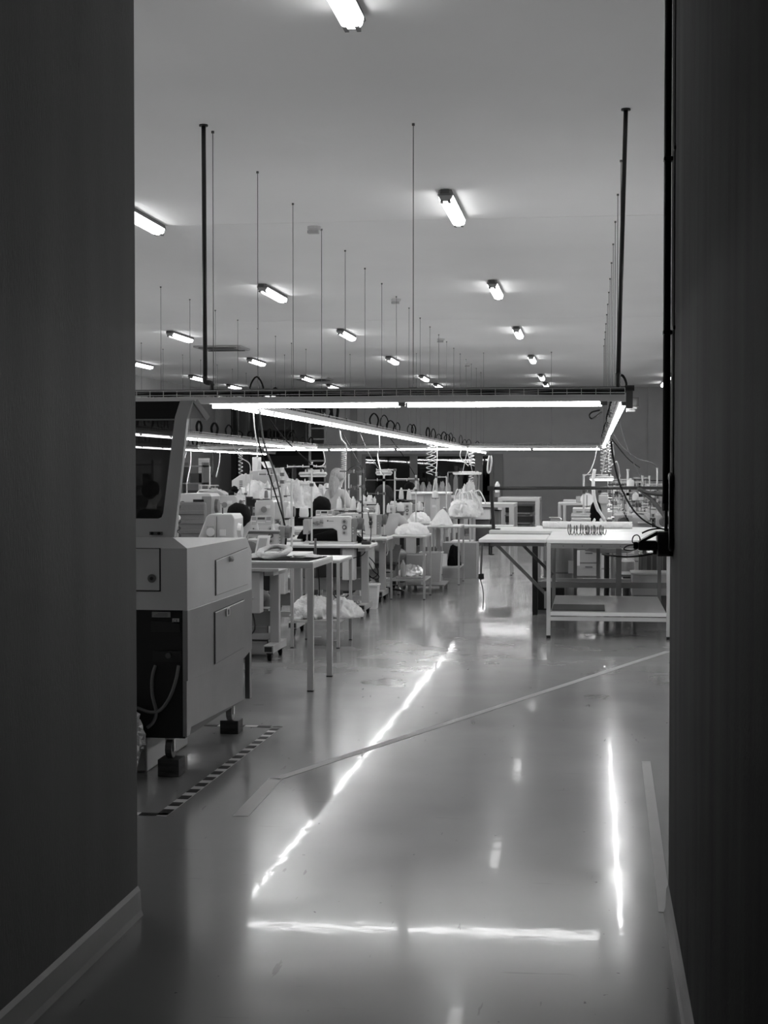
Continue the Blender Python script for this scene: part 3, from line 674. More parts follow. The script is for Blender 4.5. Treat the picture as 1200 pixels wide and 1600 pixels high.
def cord(label, pts, r=.004, m='black', name='cable', cat='cable', n=5, smooth=6, group=None):
    return single(name, MB().tube(pts, r, n, smooth=smooth), m, label, cat, group=group, smooth=True)
def coil(label, x, y, z0, z1, R, turns, r=.004, m='whitem', lead=None, lean=(0, 0)):
    pts = []
    N = int(turns*9)
    if lead is not None: pts.append(lead)
    for i in range(N+1):
        a = 2*PI*i/9; f = i/N
        pts.append((x+lean[0]*f+R*math.cos(a), y+lean[1]*f+R*math.sin(a), z0+(z1-z0)*f))
    return single('coiled_cable', MB().tube(pts, r, 5), m, label, 'cable', smooth=True)

# ================================================================ NEAR LEFT TABLES
steel_table('white steel table with black cloth and garments, nearest table on the left', -3.10, -1.885, 10.31, 11.12, .888)
bc = MB().add([(x, y, z) for z in (.889, .893) for x, y in ((-2.46, 10.45), (-1.93, 10.42), (-1.90, 10.95), (-2.06, 10.99), (-2.33, 10.9))], [(4,3,2,1,0), (5,6,7,8,9)]+[(i, (i+1) % 5, (i+1) % 5+5, i+5) for i in range(5)])
single('black_cloth', bc, 'bcloth', 'black cloth spread under the white garments on the nearest steel table', 'cloth')
def ring_garment(label, x, y, z, rx, ry, r, seed):
    mb = MB(); pts = []
    for i in range(40):
        a = 2*PI*i/40; k = 1+.12*noise.noise(Vector((math.cos(a), math.sin(a), seed))); lift = .028*(1+math.sin(a))
        pts.append(Vector((x+rx*k*math.cos(a), y+ry*k*math.sin(a), z+lift+r*(1+.3*noise.noise(Vector((a*2, seed, 0)))))))
    n = 12; P = []
    for i, p in enumerate(pts):
        a = 2*PI*i/40; o = Vector((math.cos(a), math.sin(a), 0))
        for k in range(n):
            b = 2*PI*k/n; q = r*(1+.35*noise.noise(Vector((a*3, b*1.5, seed))))
            zz = math.sin(b)*q*.8
            P.append((p.x+o.x*math.cos(b)*q*1.3, p.y+o.y*math.cos(b)*q*1.3, max(z, p.z+zz)))
    mb.add(P, [(i*n+k, ((i+1) % 40)*n+k, ((i+1) % 40)*n+(k+1) % n, i*n+(k+1) % n) for i in range(40) for k in range(n)])
    return single('garment', mb, 'cloth', label, 'clothes', smooth=True)
ring_garment('white garment curled in a ring on the black cloth', -2.22, 10.62, .894, .095, .17, .021, 2)
heap('flat white garment lying at the right end of the black cloth', -2.02, 10.78, .894, (.11, .13, .022), 11, amp=.3, fold=.1, name='garment')
heap('small white garment behind the ring-shaped one on the nearest table', -2.33, 10.98, .889, (.13, .07, .03), 12, amp=.3, fold=.1, name='garment')
single('spindle', MB().cyl((-1.99, 10.98, .889), (-1.99, 10.98, 1.02), .009, n=8).cyl((-1.99, 10.98, .888), (-1.99, 10.98, .90), .03, n=12), 'mgrey', 'short grey upright spindle on the nearest steel table', 'spindle', smooth=False)
# stand A
steel_table('narrow white side table with a garment pile on its low shelf', -2.55, -2.125, 12.87, 13.57, .757, leg=.026, th=.03, shelf=.235, m='lgrey', name='side_table')
heap('big pile of white garments on the low shelf of the narrow side table', -2.40, 13.2, .235, (.20, .25, .185), 21, amp=.2, fold=.22)
heap('rounded white garment bundle at the right of the low shelf pile', -2.17, 13.3, .235, (.18, .22, .15), 22, amp=.15, fold=.2)
# stations along the aisle (left bank)
ST = [(-2.44, 11.85), (-2.62, 13.75), (-2.27, 15.66), (-2.33, 17.45), (-2.40, 19.25), (-2.25, 21.0), (-2.2, 22.8), (-2.3, 26.4), (-2.3, 28.2), (-2.3, 30.6)]
for k, (x, y) in enumerate(ST):
    SURF.append((x-1.15, x, y, y+.6, .75)); place('stable', sewing_table, (x, y, 0), 0, 'white sewing table on castors, %s from the camera beside the aisle' % (words+['eighth', 'ninth', 'tenth'])[k], 'sewing tables along the aisle')
# drawer cabinet under the nearest sewing table
t = thing('drawer_cabinet', 'grey drawer cabinet under the nearest sewing table', 'cabinet', (-3.0, 12.2, 0))
part(t, 'carcass', MB().box(-3.44, -2.60, 12.20, 12.42, .0, .39), 'mgrey', True)
for k in range(3): 
    q = part(t, 'drawer', MB().box(-3.43, -2.61, 12.185, 12.20, .02+.125*k, .13+.125*k), 'lgrey', True, bevel=.004)
    part(q, 'drawer_lip', MB().box(-3.43, -2.61, 12.176, 12.185, .118+.125*k, .13+.125*k), 'whitem', True)
single('paper_tray', MB().box(-2.95, -2.66, 11.9, 12.06, .50, .51).add([(-2.95, 11.88, .51), (-2.70, 11.88, .49), (-2.63, 12.06, .55), (-2.95, 12.06, .56)], [(0,1,2,3)]), 'paper', 'white paper sheet hanging below the nearest sewing table', 'paper')
# M machine and its neighbours
def M_(x, y, label, s=1.0): return place('sm', machine, (x, y, .75), 0, label, 'sewing machines on the aisle tables', (s, s, s))
M_(-2.40, 15.93, 'large sewing machine with three dials, on the third aisle table')
M_(-2.80, 14.05, 'sewing machine behind the black cloth table, thread panel on top', .93)
M_(-2.40, 17.80, 'sewing machine with grey end cover, partly behind the black stand on the fourth table', .95)
M_(-2.75, 19.55, 'sewing machine half hidden behind the domed garment on the fifth table')
M_(-2.62, 21.3, 'sewing machine in front of the grey boxy machine, sixth aisle table')
M_(-2.6, 23.1, 'sewing machine on the seventh aisle table, behind the draped garment')
M_(-2.5, 28.5, 'sewing machine on the ninth aisle table, far back'); M_(-2.5, 30.9, 'sewing machine on the tenth aisle table, farthest back')
def CP(px, py, Y, label, s=1.0):
    p = at(px, py, Y); return place('cp', control_panel, p, 0, label, 'control panels', (s, s, s))
CP(409, 820, 14.02, 'control panel with keys on top of the machine behind the black cloth table', .98)
CP(507, 808.5, 15.97, 'control panel with keys on top of the large sewing machine', .90)
single('pedal_switch', MB().box(-2.37, -2.28, 15.75, 15.85, .751, .785).box(-2.36, -2.32, 15.77, 15.83, .785, .80), 'black', 'small black block beside the large sewing machine', 'switch', bevel=.005)
# waste bin, baskets
def bin_(label, x, y, z, w, d, h, m='white', name='waste_bin', cat='bin', ribs=3):
    t = thing(name, label, cat, (x, y, z)); k = .8
    part(t, 'body', MB().add([(-w*k/2, -d*k/2, 0), (w*k/2, -d*k/2, 0), (w*k/2, d*k/2, 0), (-w*k/2, d*k/2, 0), (-w/2, -d/2, h), (w/2, -d/2, h), (w/2, d/2, h), (-w/2, d/2, h), (-w/2+.008, -d/2+.008, h), (w/2-.008, -d/2+.008, h), (w/2-.008, d/2-.008, h), (-w/2+.008, d/2-.008, h), (-w*k/2+.01, -d*k/2+.01, .01), (w*k/2-.01, -d*k/2+.01, .01), (w*k/2-.01, d*k/2-.01, .01), (-w*k/2+.01, d*k/2-.01, .01)],
        [(3,2,1,0), (0,1,5,4), (1,2,6,5), (2,3,7,6), (3,0,4,7), (4,5,9,8), (5,6,10,9), (6,7,11,10), (7,4,8,11), (8,9,13,12), (9,10,14,13), (10,11,15,14), (11,8,12,15), (12,13,14,15)]), m)
    part(t, 'rim', MB().box(-w/2-.006, w/2+.006, -d/2-.006, -d/2, h-.018, h).box(-w/2-.006, w/2+.006, d/2, d/2+.006, h-.018, h).box(-w/2-.006, -w/2, -d/2, d/2, h-.018, h).box(w/2, w/2+.006, -d/2, d/2, h-.018, h), m)
    for j in range(ribs):
        zz = h*(.25+.2*j); ww = w*(k+(1-k)*zz/h)/2; dd = d*(k+(1-k)*zz/h)/2
        part(t, 'rib', MB().box(-ww, ww, -dd-.003, -dd+.002, zz, zz+.006), m)
    return t
bin_('white waste bin standing between the third and fourth sewing tables', -2.43, 16.75, 0, .21, .2, .27)
# stand B with domed cloth, bag, mat
steel_table('side table with a domed white garment on top and bag below', -2.36, -1.945, 17.97, 18.69, .755, leg=.024, th=.028, shelf=.235, m='lgrey', name='side_table')
heap('domed white garment on the side table between aisle and fourth sewing table', -2.13, 18.3, .755, (.21, .24, .14), 31, amp=.08, fold=.06, name='garment', freq=2)
single('patterned_mat', MB().box(-2.30, -2.0, 18.05, 18.55, .236, .262), 'card', 'dark patterned mat on the low shelf under the plastic bag', 'mat', bevel=.006)
heap('crumpled clear plastic bag of folded cloth on the low shelf', -2.15, 18.3, .262, (.15, .19, .13), 33, 'foil', 'plastic_bag', 'bag', amp=.1, fold=.15)
t = thing('bottle', 'clear water bottle standing beside the plastic bag on the shelf', 'bottle', (-2.22, 18.08, .262))
part(t, 'bottle_body', MB().lathe([(.03, 0), (.033, .01), (.033, .14), (.012, .18), (.012, .2)], n=14), 'plastic', smooth=True); part(t, 'bottle_cap', MB().cyl((0, 0, .2), (0, 0, .22), .015, n=12), 'dgrey')
bin_('white plastic basket behind the side table, left of the two', at(645, 905, 19.2).x, 19.2, .10, .30, .28, .37, 'mesh_blue', 'plastic_basket', 'basket')
bin_('white plastic basket behind the side table, right of the two', at(679, 905, 19.5).x-.05, 19.6, .10, .28, .28, .38, 'mesh_blue', 'plastic_basket', 'basket')
single('basket_trolley', MB().box(-2.3, -1.82, 19.0, 19.8, .085, .1).box(-2.28, -2.24, 19.05, 19.1, 0, .085).box(-1.88, -1.84, 19.05, 19.1, 0, .085).box(-1.88, -1.84, 19.7, 19.75, 0, .085).box(-2.28, -2.24, 19.7, 19.75, 0, .085), 'mgrey', 'low grey platform carrying the two white baskets', 'trolley')
# stand C
steel_table('side table with a white pyramid of cloth, farther along the aisle', -2.18, -1.745, 20.40, 21.15, .785, leg=.024, th=.028, shelf=.24, m='lgrey', name='side_table')
pm = MB(); P = []; n = 40; m_ = 14
for j in range(m_+1):
    f = j/m_
    for i in range(n):
        a = 2*PI*i/n; sq = 1/max(abs(math.cos(a)), abs(math.sin(a)))**.6
        r = (.155*f**.8)*sq*(1+.1*math.sin(a*7+f*4)*f); z = .22*(1-f**1.15)+.012*math.sin(a*5+f*9)*f
        P.append((-2.02+r*math.cos(a)+.02*(1-f), 20.7+r*1.2*math.sin(a), .787+max(z, 0)))
pm.add(P, [(j*n+i, (j+1)*n+i, (j+1)*n+(i+1) % n, j*n+(i+1) % n) for j in range(m_) for i in range(n)]+[tuple(range(m_*n, (m_+1)*n))])
single('garment', pm, 'cloth', 'white garment draped into a pyramid on the second aisle side table', 'clothes', smooth=True)
single('bottle', MB().lathe([(.035, 0), (.037, .01), (.037, .18), (.018, .21), (.018, .24)], (-2.07, 20.6, .24), 14), 'dgrey', 'dark grey bottle on the shelf below the pyramid of cloth', 'bottle', smooth=True)
single('carton', MB().box(-2.01, -1.93, 20.55, 20.7, .24, .40), 'paper', 'small white carton on the shelf between bottle and black bag', 'carton', bevel=.003)
heap('black bag on the shelf below the pyramid of cloth', -1.85, 20.75, .24, (.09, .16, .26), 41, 'bcloth', 'bag', 'bag', amp=.2, fold=.15)
t = thing('cardboard_box', 'grey open cardboard box on the floor behind the second side table', 'box', (-1.83, 21.9, 0))
part(t, 'box_body', MB().box(-2.1, -1.62, 21.7, 22.2, 0, .5), 'card', True); part(t, 'box_flap', MB().bar((-2.1, 21.7, .5), (-2.1, 21.6, .6), .01, .4), 'card', True)
# light steel rail frame (low white bench) behind
steel_table('low pale steel bench between the side tables and the white trolley', -2.2, -1.15, 22.4, 22.9, .72, leg=.03, th=.03, m='lgrey', name='steel_bench', cat='bench')
# white trolley with garments
t = thing('garment_trolley', 'white tubular trolley heaped with garments at the end of the side tables', 'trolley', (-2.03, 24.1, 0))
for x in (-2.19, -1.87):
    for y in (23.75, 24.55):
        l = part(t, 'post', MB().box(x-.014, x+.014, y-.014, y+.014, .07, .82), 'whitem', True); 
        caster(t, x, y, 0, .03, 'rubber', True, .07, .018)
for z in (.18, .42, .80): part(t, 'tray', MB().box(-2.2, -1.86, 23.74, 24.56, z-.02, z), 'whitem', True, bevel=.003)
heap('lower heap of white garments spilling over the white trolley', -2.0, 24.0, .80, (.24, .3, .24), 51, amp=.3, fold=.3)
heap('tangled white strips and garments on the heap, beside the grey box machine', -1.98, 24.9, .80, (.2, .28, .43), 52, amp=.3, fold=.4, freq=5)
sp = MB()
rnd = random.Random(9)
for k in range(16):
    x = -1.98+rnd.uniform(-.12, .14); y = 24.5+rnd.uniform(-.15, .1); z = 1.17+rnd.uniform(-.03, .04)
    dx = rnd.uniform(-.1, .16)
    sp.tube([(x, y, z), (x+dx*.5, y-.08, z+.02), (x+dx, y-.12, z-.1), (x+dx*1.2, y-.13, z-rnd.uniform(.15, .3))], .011, 5, smooth=4)
single('cloth_strips', sp, 'cloth', 'loose white cloth strips hanging off the trolley heap', 'cloth strips', kind='stuff', smooth=True)

# ================================================================ PEOPLE
def skin_mesh(parent, name, verts, edges, m, sub=2, root=0, label=None):
    me = bpy.data.meshes.new(name); me.from_pydata([v[0] for v in verts], edges, [])
    o = bpy.data.objects.new(name, me); C.objects.link(o); o.parent = parent
    md = o.modifiers.new('skin', 'SKIN'); md.use_smooth_shade = True
    sv = me.skin_vertices[0] if me.skin_vertices else None
    if sv is None:
        bm = bmesh.new(); bm.from_mesh(me); bm.verts.layers.skin.verify(); bm.to_mesh(me); bm.free(); sv = me.skin_vertices[0]
    for i, v in enumerate(verts):
        r = v[1]; sv.data[i].radius = (r, r) if not isinstance(r, tuple) else r
        sv.data[i].use_root = (i == root)
    sb = o.modifiers.new('sub', 'SUBSURF'); sb.levels = sub; sb.render_levels = sub
    me.materials.append(M[m])
    if label: o['label'] = label
    return o
def person(label, loc, rotz, sit=True, top='gcloth', hair='hair_b', style='short', bend=.12, arms=((-.16, -.36, .80), (.16, -.36, .80)), seat=.50, scale=1.0, trousers='dgrey'):
    t = thing('person', label, 'person', loc, rotz); t.scale = (scale,)*3
    V = []; Ed = []
    def v(p, r): V.append((p, r)); return len(V)-1
    def e(a, b): Ed.append((a, b))
    hz = seat if sit else .92
    pel = v((0, .0, hz), .13); wa = v((0, -bend*.35, hz+.17), .115); ch = v((0, -bend*.8, hz+.36), .135); nk0 = v((0, -bend, hz+.50), .062); nk = v((0, -bend*1.1-.01, hz+.555), .052)
    hd0 = v((0, -bend*1.1-.025, hz+.62), .075); hd = v((0, -bend*1.1-.03, hz+.69), .088); hd2 = v((0, -bend*1.1-.02, hz+.75), .062)
    for a, b in ((pel, wa), (wa, ch), (ch, nk0), (nk0, nk), (nk, hd0), (hd0, hd), (hd, hd2)): e(a, b)
    nose = v((0, -bend*1.1-.125, hz+.665), .012); e(hd0, nose)
    shirtV = [((0, .0, hz+.02), .142), ((0, -bend*.35, hz+.17), .13), ((0, -bend*.8, hz+.36), .15), ((0, -bend, hz+.475), .085)]; shE = [(0, 1), (1, 2), (2, 3)]
    for s, ha in zip((-1, 1), arms):
        sh = v((s*.165, -bend*.9, hz+.43), .056)
        hx, hy_, hz_ = ha; el = ((s*.165+hx)/2+s*.10, (-bend*.9+hy_)/2+.05, (hz+.43+hz_)/2-.09)
        elb = v(el, .042); wr = v((hx, hy_+.06, hz_), .028); pm_ = v((hx, hy_, hz_), (.04, .02))
        e(ch, sh); e(sh, elb); e(elb, wr); e(wr, pm_)
        for k in range(4):
            f1 = v((hx+(k-1.5)*.02, hy_-.055, hz_), .0095); f2 = v((hx+(k-1.5)*.022, hy_-.085-.008*(1.5-abs(k-1.5)), hz_-.018), .008); e(pm_, f1); e(f1, f2)
        th = v((hx-s*.045, hy_-.01, hz_-.005), .010); th2 = v((hx-s*.06, hy_-.04, hz_-.012), .008); e(pm_, th); e(th, th2)
        i0 = len(shirtV); shirtV += [((s*.165, -bend*.9, hz+.43), .07), (el, .056), ((el[0]*.3+hx*.7, el[1]*.3+(hy_+.06)*.7, el[2]*.3+hz_*.7), .042)]; shE += [(2, i0), (i0, i0+1), (i0+1, i0+2)]
    tV = [((0, 0, hz+.03), .15)]; tE = []
    for s in (-1, 1):
        if sit: pts = [((s*.09, -.05, hz-.0), .088), ((s*.13, -.42, hz+.01), .062), ((s*.14, -.40, .09), .04), ((s*.14, -.50, .035), .035)]
        else: pts = [((s*.09, 0, hz-.08), .09), ((s*.10, -.02, hz-.45), .062), ((s*.10, .02, .09), .042), ((s*.10, -.12, .035), .036)]
        prev = pel; i0 = 0
        for k, (p, r) in enumerate(pts):
            i = v(p, r); e(prev, i); prev = i
            if k < 3: tV.append((p, r+.014)); tE.append((i0, len(tV)-1)); i0 = len(tV)-1
    body = skin_mesh(t, 'body', V, Ed, 'skin', 2)
    skin_mesh(t, 'top', shirtV, shE, top, 2)
    skin_mesh(t, 'trousers', tV, tE, trousers, 2)
    hc = (0, -bend*1.1+.0, hz+.70)
    if style == 'long':
        mb = MB().blob(hc, (.105, .115, .115), 3, .05, 4, 24, 16, False, .05)
        V2 = [((0, .01-bend, hz+.74), .085), ((0, .045-bend, hz+.64), .088), ((0, .075-bend, hz+.54), .082), ((-.005, .09-bend, hz+.43), .07), ((-.01, .09-bend, hz+.33), .045), ((-.01, .08-bend, hz+.27), .015)]
        part(t, 'hair', mb, hair, smooth=True)
        skin_mesh(t, 'hair_fall', V2, [(0,1),(1,2),(2,3),(3,4),(4,5)], hair, 2)
    else:
        part(t, 'hair', MB().blob((0, hc[1]+.022, hc[2]+.015), (.104, .108, .112), 3, .08, 4, 28, 18, False, .06), hair, smooth=True)
        if style == 'bun': part(t, 'hair_bun', MB().blob((-.02, hc[1]+.07, hc[2]+.115), (.055, .055, .05), 4, .1, 4, 20, 12, False, .1), hair, smooth=True)
        if style == 'tail': skin_mesh(t, 'ponytail', [((0, hc[1]+.11, hc[2]+.04), .04), ((0, hc[1]+.16, hc[2]-.06), .045), ((.01, hc[1]+.15, hc[2]-.18), .035), ((.01, hc[1]+.13, hc[2]-.27), .015)], [(0,1),(1,2),(2,3)], hair, 2)
    return t
def stool(label, x, y, rot=0, back=False, seat=.44):
    t = thing('work_stool', label, 'stool', (x, y, 0), rot)
    part(t, 'seat', MB().lathe([(0, 0), (.18, .0), (.2, .02), (.19, .045), (0, .05)], (0, 0, seat-.06), 20), 'black', smooth=True)
    part(t, 'column', MB().cyl((0, 0, .08), (0, 0, seat-.06), .025, n=10), 'steel')
    for k in range(5):
        a = 2*PI*k/5; part(t, 'foot', MB().bar((0, 0, .09), (.25*math.cos(a), .25*math.sin(a), .05), .03, .025).cyl((.25*math.cos(a), .25*math.sin(a), 0), (.25*math.cos(a), .25*math.sin(a), .05), .022, n=8), 'black')
    if back:
        part(t, 'back_post', MB().tube([(0, .12, seat-.04), (0, .24, seat), (0, .25, seat+.25)], .014, 8, smooth=4), 'steel')
        part(t, 'backrest', MB().box(-.17, .17, .22, .26, seat+.14, seat+.42), 'black', bevel=.02)
    return t
def P_(px, py, Y): return at(px, py, Y)
def seat_person(label, px, pyhead, Y, rot, **k):
    p = at(px, pyhead, Y); sc_ = k.pop('scale', 1.0); bend = k.get('bend', .12)
    seat = p.z/sc_-.815; k['seat'] = seat
    c, s = math.cos(rot), math.sin(rot); hx, hy_ = s*bend*1.1, -c*bend*1.1
    t = person(label, (p.x-hx, Y-hy_, 0), rot, True, scale=sc_, **k)
    return t, (p.x-hx, Y-hy_, seat*sc_)
t, q = seat_person('person with black ponytail and grey top bent over just behind the laser cutter', 375, 788, 13.15, PI*.88, top='gcloth', hair='hair_b', style='tail', bend=.22)
stool('black work stool under the person behind the laser cutter', q[0], q[1], 0, seat=q[2]-.05)
t, q = seat_person('seated person with short black hair facing away behind the large sewing machine', 503, 777, 16.85, PI, top='bcloth', hair='hair_b', bend=.1)
stool('black work stool under the short-haired person behind the large sewing machine', q[0], q[1], 0, seat=q[2]-.05)
t, q = seat_person('seated person in pale top with brown hair, back turned, mid hall', 600, 757, 18.75, PI*.97, top='lcloth', hair='hair_m', style='long', bend=.08, scale=1.08)
stool('work stool under the person in the pale top', q[0], q[1], 0, seat=q[2]-.05)
t, q = seat_person('seated person with dark hair far back, below the window', 642, 754, 29.5, PI*.5, top='bcloth', hair='hair_b', bend=.1)
stool('work stool under the dark-haired person below the window', q[0], q[1], 0, seat=q[2]-.05)
t, q = seat_person('seated person with black topknot bun near the far left machines', 368, 764, 24.5, PI*.9, top='gcloth', hair='hair_b', style='bun', bend=.1)
stool('work stool under the person with the topknot bun', q[0], q[1], 0, seat=q[2]-.05)
t, q = seat_person('seated person with dark hair seen through the smoked lid of the laser cutter', 238, 752, 17.5, PI*.75, top='bcloth', hair='hair_b', bend=.12)
stool('work stool under the person seen through the smoked lid', q[0], q[1], 0, seat=q[2]-.05)
p = at(519, 731, 20.6); 
t = person('standing person with long fair hair and light top, back turned, among the machines', (p.x, 20.6, 0), PI*.80, False, 'lcloth', 'hair_l', 'long', .10, ((-.26, -.20, 1.02), (.24, -.25, 1.02)), scale=(p.z)/1.735, trousers='dgrey')

# quilted chair
t = thing('office_chair', 'chair with dark quilted backrest behind the laser cutter', 'chair', (at(292, 800, 15.4).x, 15.4, 0), .25)
part(t, 'seat', MB().box(-.22, .22, -.22, .22, .42, .49), 'vinyl', bevel=.03)
bk_ = MB().box(-.2, .2, .2, .25, .60, 1.19); part(t, 'backrest', bk_, 'vinyl', bevel=.05)
for k in range(5): part(t, 'quilt_ridge', MB().box(-.18, .18, .188, .2, .66+.1*k, .70+.1*k), 'vinyl', bevel=.006)
part(t, 'back_post', MB().box(-.03, .03, .22, .25, .4, .7), 'black'); part(t, 'column', MB().cyl((0, 0, .08), (0, 0, .42), .03), 'steel')
for k in range(5):
    a = 2*PI*k/5; part(t, 'foot', MB().bar((0, 0, .09), (.27*math.cos(a), .27*math.sin(a), .05), .035, .03).cyl((.27*math.cos(a), .27*math.sin(a), 0), (.27*math.cos(a), .27*math.sin(a), .05), .025, n=8), 'black')

# ================================================================ LEFT BANK: MACHINES BEHIND THE LASER
def bench(label, x0, x1, y0, y1, H=.75, m='lgrey'): return steel_table(label, x0, x1, y0, y1, H, leg=.05, th=.05, m=m, name='work_bench', cat='bench')
# bartack-like heads
def block_machine(label, x0, x1, Y, z0, z1, m='cream', d=.35, throat=True, extras=(), side='mgrey', name='sewing_machine', slope=.0):
    W = x1-x0; H = z1-z0; t = thing(name, label, 'sewing machine', ((x0+x1)/2, Y+d/2, z0))
    poly = [(x0, z0+.06*H), (x0, z1-slope*H), (x0+slope*W, z1-.01), (x1-.1*W, z1), (x1, z1-.08*H), (x1, z0)]
    if throat: poly = [(x0, z0+H*.5), (x0, z1-.05*H), (x0+.05*W, z1), (x1-.06*W, z1), (x1, z1-.05*H), (x1, z0), (x1-.42*W, z0), (x1-.44*W, z0+H*.42), (x1-.52*W, z0+H*.5)]
    part(t, 'casting', MB().prism(poly, 'y', Y, Y+d), m, True, bevel=.008)
    part(t, 'bed', MB().box(x0+.02, x1, Y-.04, Y+d+.03, z0-.0, z0+.03), 'lgrey', True, bevel=.004)
    for e in extras:
        if e == 'wheel': part(t, 'handwheel', MB().cyl((x1, Y+d*.5, z0+H*.72), (x1+.035, Y+d*.5, z0+H*.72), H*.16, H*.14, 18), 'dgrey', True)
        if e == 'screen': part(t, 'display', MB().box(x0+.46*W, x0+.78*W, Y-.006, Y, z0+.72*H, z0+.87*H), 'screen', True)
        if e == 'side': part(t, 'side_cover', MB().box(x1-.28*W, x1+.003, Y-.006, Y+d+.004, z0+.02, z1-.06*H), side, True, bevel=.005)
        if e == 'knob': part(t, 'knob', MB().cyl((x0+.68*W, Y-.02, z0+.14*H), (x0+.68*W, Y, z0+.14*H), .03, n=14), 'black', True)
        if e == 'plate': part(t, 'name_plate', MB().box(x0+.6*W, x0+.8*W, Y-.005, Y, z0+.78*H, z0+.86*H), 'paper', True)
        if e == 'disc': part(t, 'tension_disc', MB().cyl((x0+.5*W, Y-.025, z0+.75*H), (x0+.5*W, Y, z0+.75*H), .035, .03, 14), 'mgrey', True)
        if e == 'emblem': part(t, 'emblem', MB().cyl((x0+.14*W, Y-.004, z0+.78*H), (x0+.14*W, Y, z0+.78*H), .028, n=16), 'dgrey', True); part(t, 'brand_strip', MB().box(x0+.24*W, x0+.42*W, Y-.003, Y, z0+.77*H, z0+.79*H), 'mgrey', True)
        if e == 'guide': 
            for k in range(4): part(t, 'thread_guide', MB().cyl((x0+(.25+.1*k)*W, Y-.02, z0+(.4+.05*(k % 2))*H), (x0+(.25+.1*k)*W, Y, z0+(.4+.05*(k % 2))*H), .012, n=8), 'dgrey', True)
    return t
def pxm(label, a, b, py1, Y, z0=.76, **k):
    pa, pb = at(a, py1, Y), at(b, py1, Y); return block_machine(label, pa.x, pb.x, Y, z0, pa.z, **k)
# nearest: machine with sloped shoulder and black dial
a_, b_ = at(304, 803, 12.05), at(366, 803, 12.05)
t = thing('sewing_machine', 'light machine with sloping shoulder and black dial, just over the laser cutter', 'sewing machine', ((a_.x+b_.x)/2, 12.2, .75)); x0, x1, zt = a_.x, b_.x, a_.z
W = x1-x0
part(t, 'casting', MB().prism([(x0, .77), (x0, .90), (x0+.30*W, zt-.02), (x0+.38*W, zt), (x1-.02, zt), (x1, zt-.03), (x1, .77)], 'y', 12.05, 12.37), 'cream', True, bevel=.008)
part(t, 'bed', MB().box(x0-.04, x1+.03, 12.0, 12.42, .752, .775), 'lgrey', True)
part(t, 'front_plate', MB().box(x0+.32*W, x0+.50*W, 12.04, 12.05, .88, 1.07), 'lgrey', True, bevel=.003)
part(t, 'badge', MB().cyl((x0+.41*W, 12.03, 1.02), (x0+.41*W, 12.04, 1.02), .035, n=14), 'paper', True)
part(t, 'dial', MB().cyl((x0+.42*W, 12.01, .945), (x0+.42*W, 12.04, .945), .03, n=16), 'black', True)
part(t, 'knob', MB().cyl((x0+.44*W, 12.02, .89), (x0+.44*W, 12.04, .89), .012, n=10), 'black', True)
for k in range(3): part(t, 'bolt', MB().cyl((x0+(.05+.07*k)*W, 12.04, .905), (x0+(.05+.07*k)*W, 12.05, .905), .006, n=6), 'dgrey', True)
for k in range(5): part(t, 'thread_guide', MB().cyl((x0+(.60+.03*k)*W, 12.01, .86+.02*(k % 3)), (x0+(.60+.03*k)*W, 12.05, .86+.02*(k % 3)), .014, n=8), 'dgrey', True)
part(t, 'column_joint', MB().box(x0+.555*W, x0+.565*W, 12.045, 12.05, .78, zt-.02), 'dgrey', True)
part(t, 'handwheel', MB().cyl((x1, 12.2, 1.03), (x1+.03, 12.2, 1.03), .06, .05, 16), 'whitem', True)
part(t, 'sticker', MB().box(x1-.12, x1-.07, 12.045, 12.05, .99, 1.04), 'paper', True)
part(t, 'top_lever', MB().box(x0+.62*W, x0+.64*W, 12.15, 12.17, zt, zt+.05), 'black', True)
pxm('tall light machine with dark display and grey side, above the quilted chair', 278, 330, 771, 16.6, extras=('wheel', 'screen', 'side', 'knob', 'emblem'), d=.4)
pxm('light machine with round tension disc behind the person with the black hair', 333, 370, 774, 18.2, extras=('wheel', 'disc', 'plate', 'guide', 'emblem'), throat=False, d=.35)
for k, (x0, x1, y0, l) in enumerate(((at(262, 800, 16.4).x, at(334, 800, 16.4).x, 16.35, 'work bench under the tall machine with the dark display'), (at(325, 800, 18.1).x, at(420, 800, 18.1).x, 18.0, 'work bench under the machine with the tension disc'))):
    bench(l, x0, x1, y0, y0+.7, .757)
# small overlock heads behind
def overlock():
    t = thing('overlock_machine', '', 'sewing machine'); rnd = random.Random(4)
    part(t, 'body', MB().prism([(-.16, 0), (-.16, .2), (-.13, .25), (.12, .27), (.17, .24), (.18, 0)], 'y', -.12, .14), 'lgrey', bevel=.01)
    part(t, 'front_cover', MB().box(-.14, .08, -.128, -.12, .03, .13), 'dgrey', bevel=.003)
    part(t, 'top_cover', MB().box(-.12, .1, -.08, .1, .262, .285), 'whitem', bevel=.006)
    part(t, 'work_plate', MB().box(-.30, -.10, -.14, .06, .12, .14), 'steel', bevel=.003)
    part(t, 'belt_cover', MB().cyl((.18, 0, .15), (.23, 0, .15), .075, .06, 16), 'dgrey')
    part(t, 'presser_arm', MB().bar((-.12, -.04, .26), (-.20, -.1, .16), .03, .035), 'lgrey')
    for k in range(5):
        part(t, 'tension_knob', MB().cyl((-.11+.05*k, -.12, .19+.012*(k % 2)), (-.11+.05*k, -.155, .19+.012*(k % 2)), .012, n=10), 'steel' if k % 2 else 'dgrey')
    for k in range(3): part(t, 'thread_guide', MB().bar((-.1+.08*k, -.05, .26), (-.1+.08*k, -.05, .33), .008), 'steel')
    part(t, 'guide_bar', MB().bar((-.12, -.05, .33), (.1, -.05, .33), .012), 'steel')
    part(t, 'oil_cap', MB().cyl((.08, 0, .26), (.08, 0, .285), .02, n=10), 'dgrey')
    return t
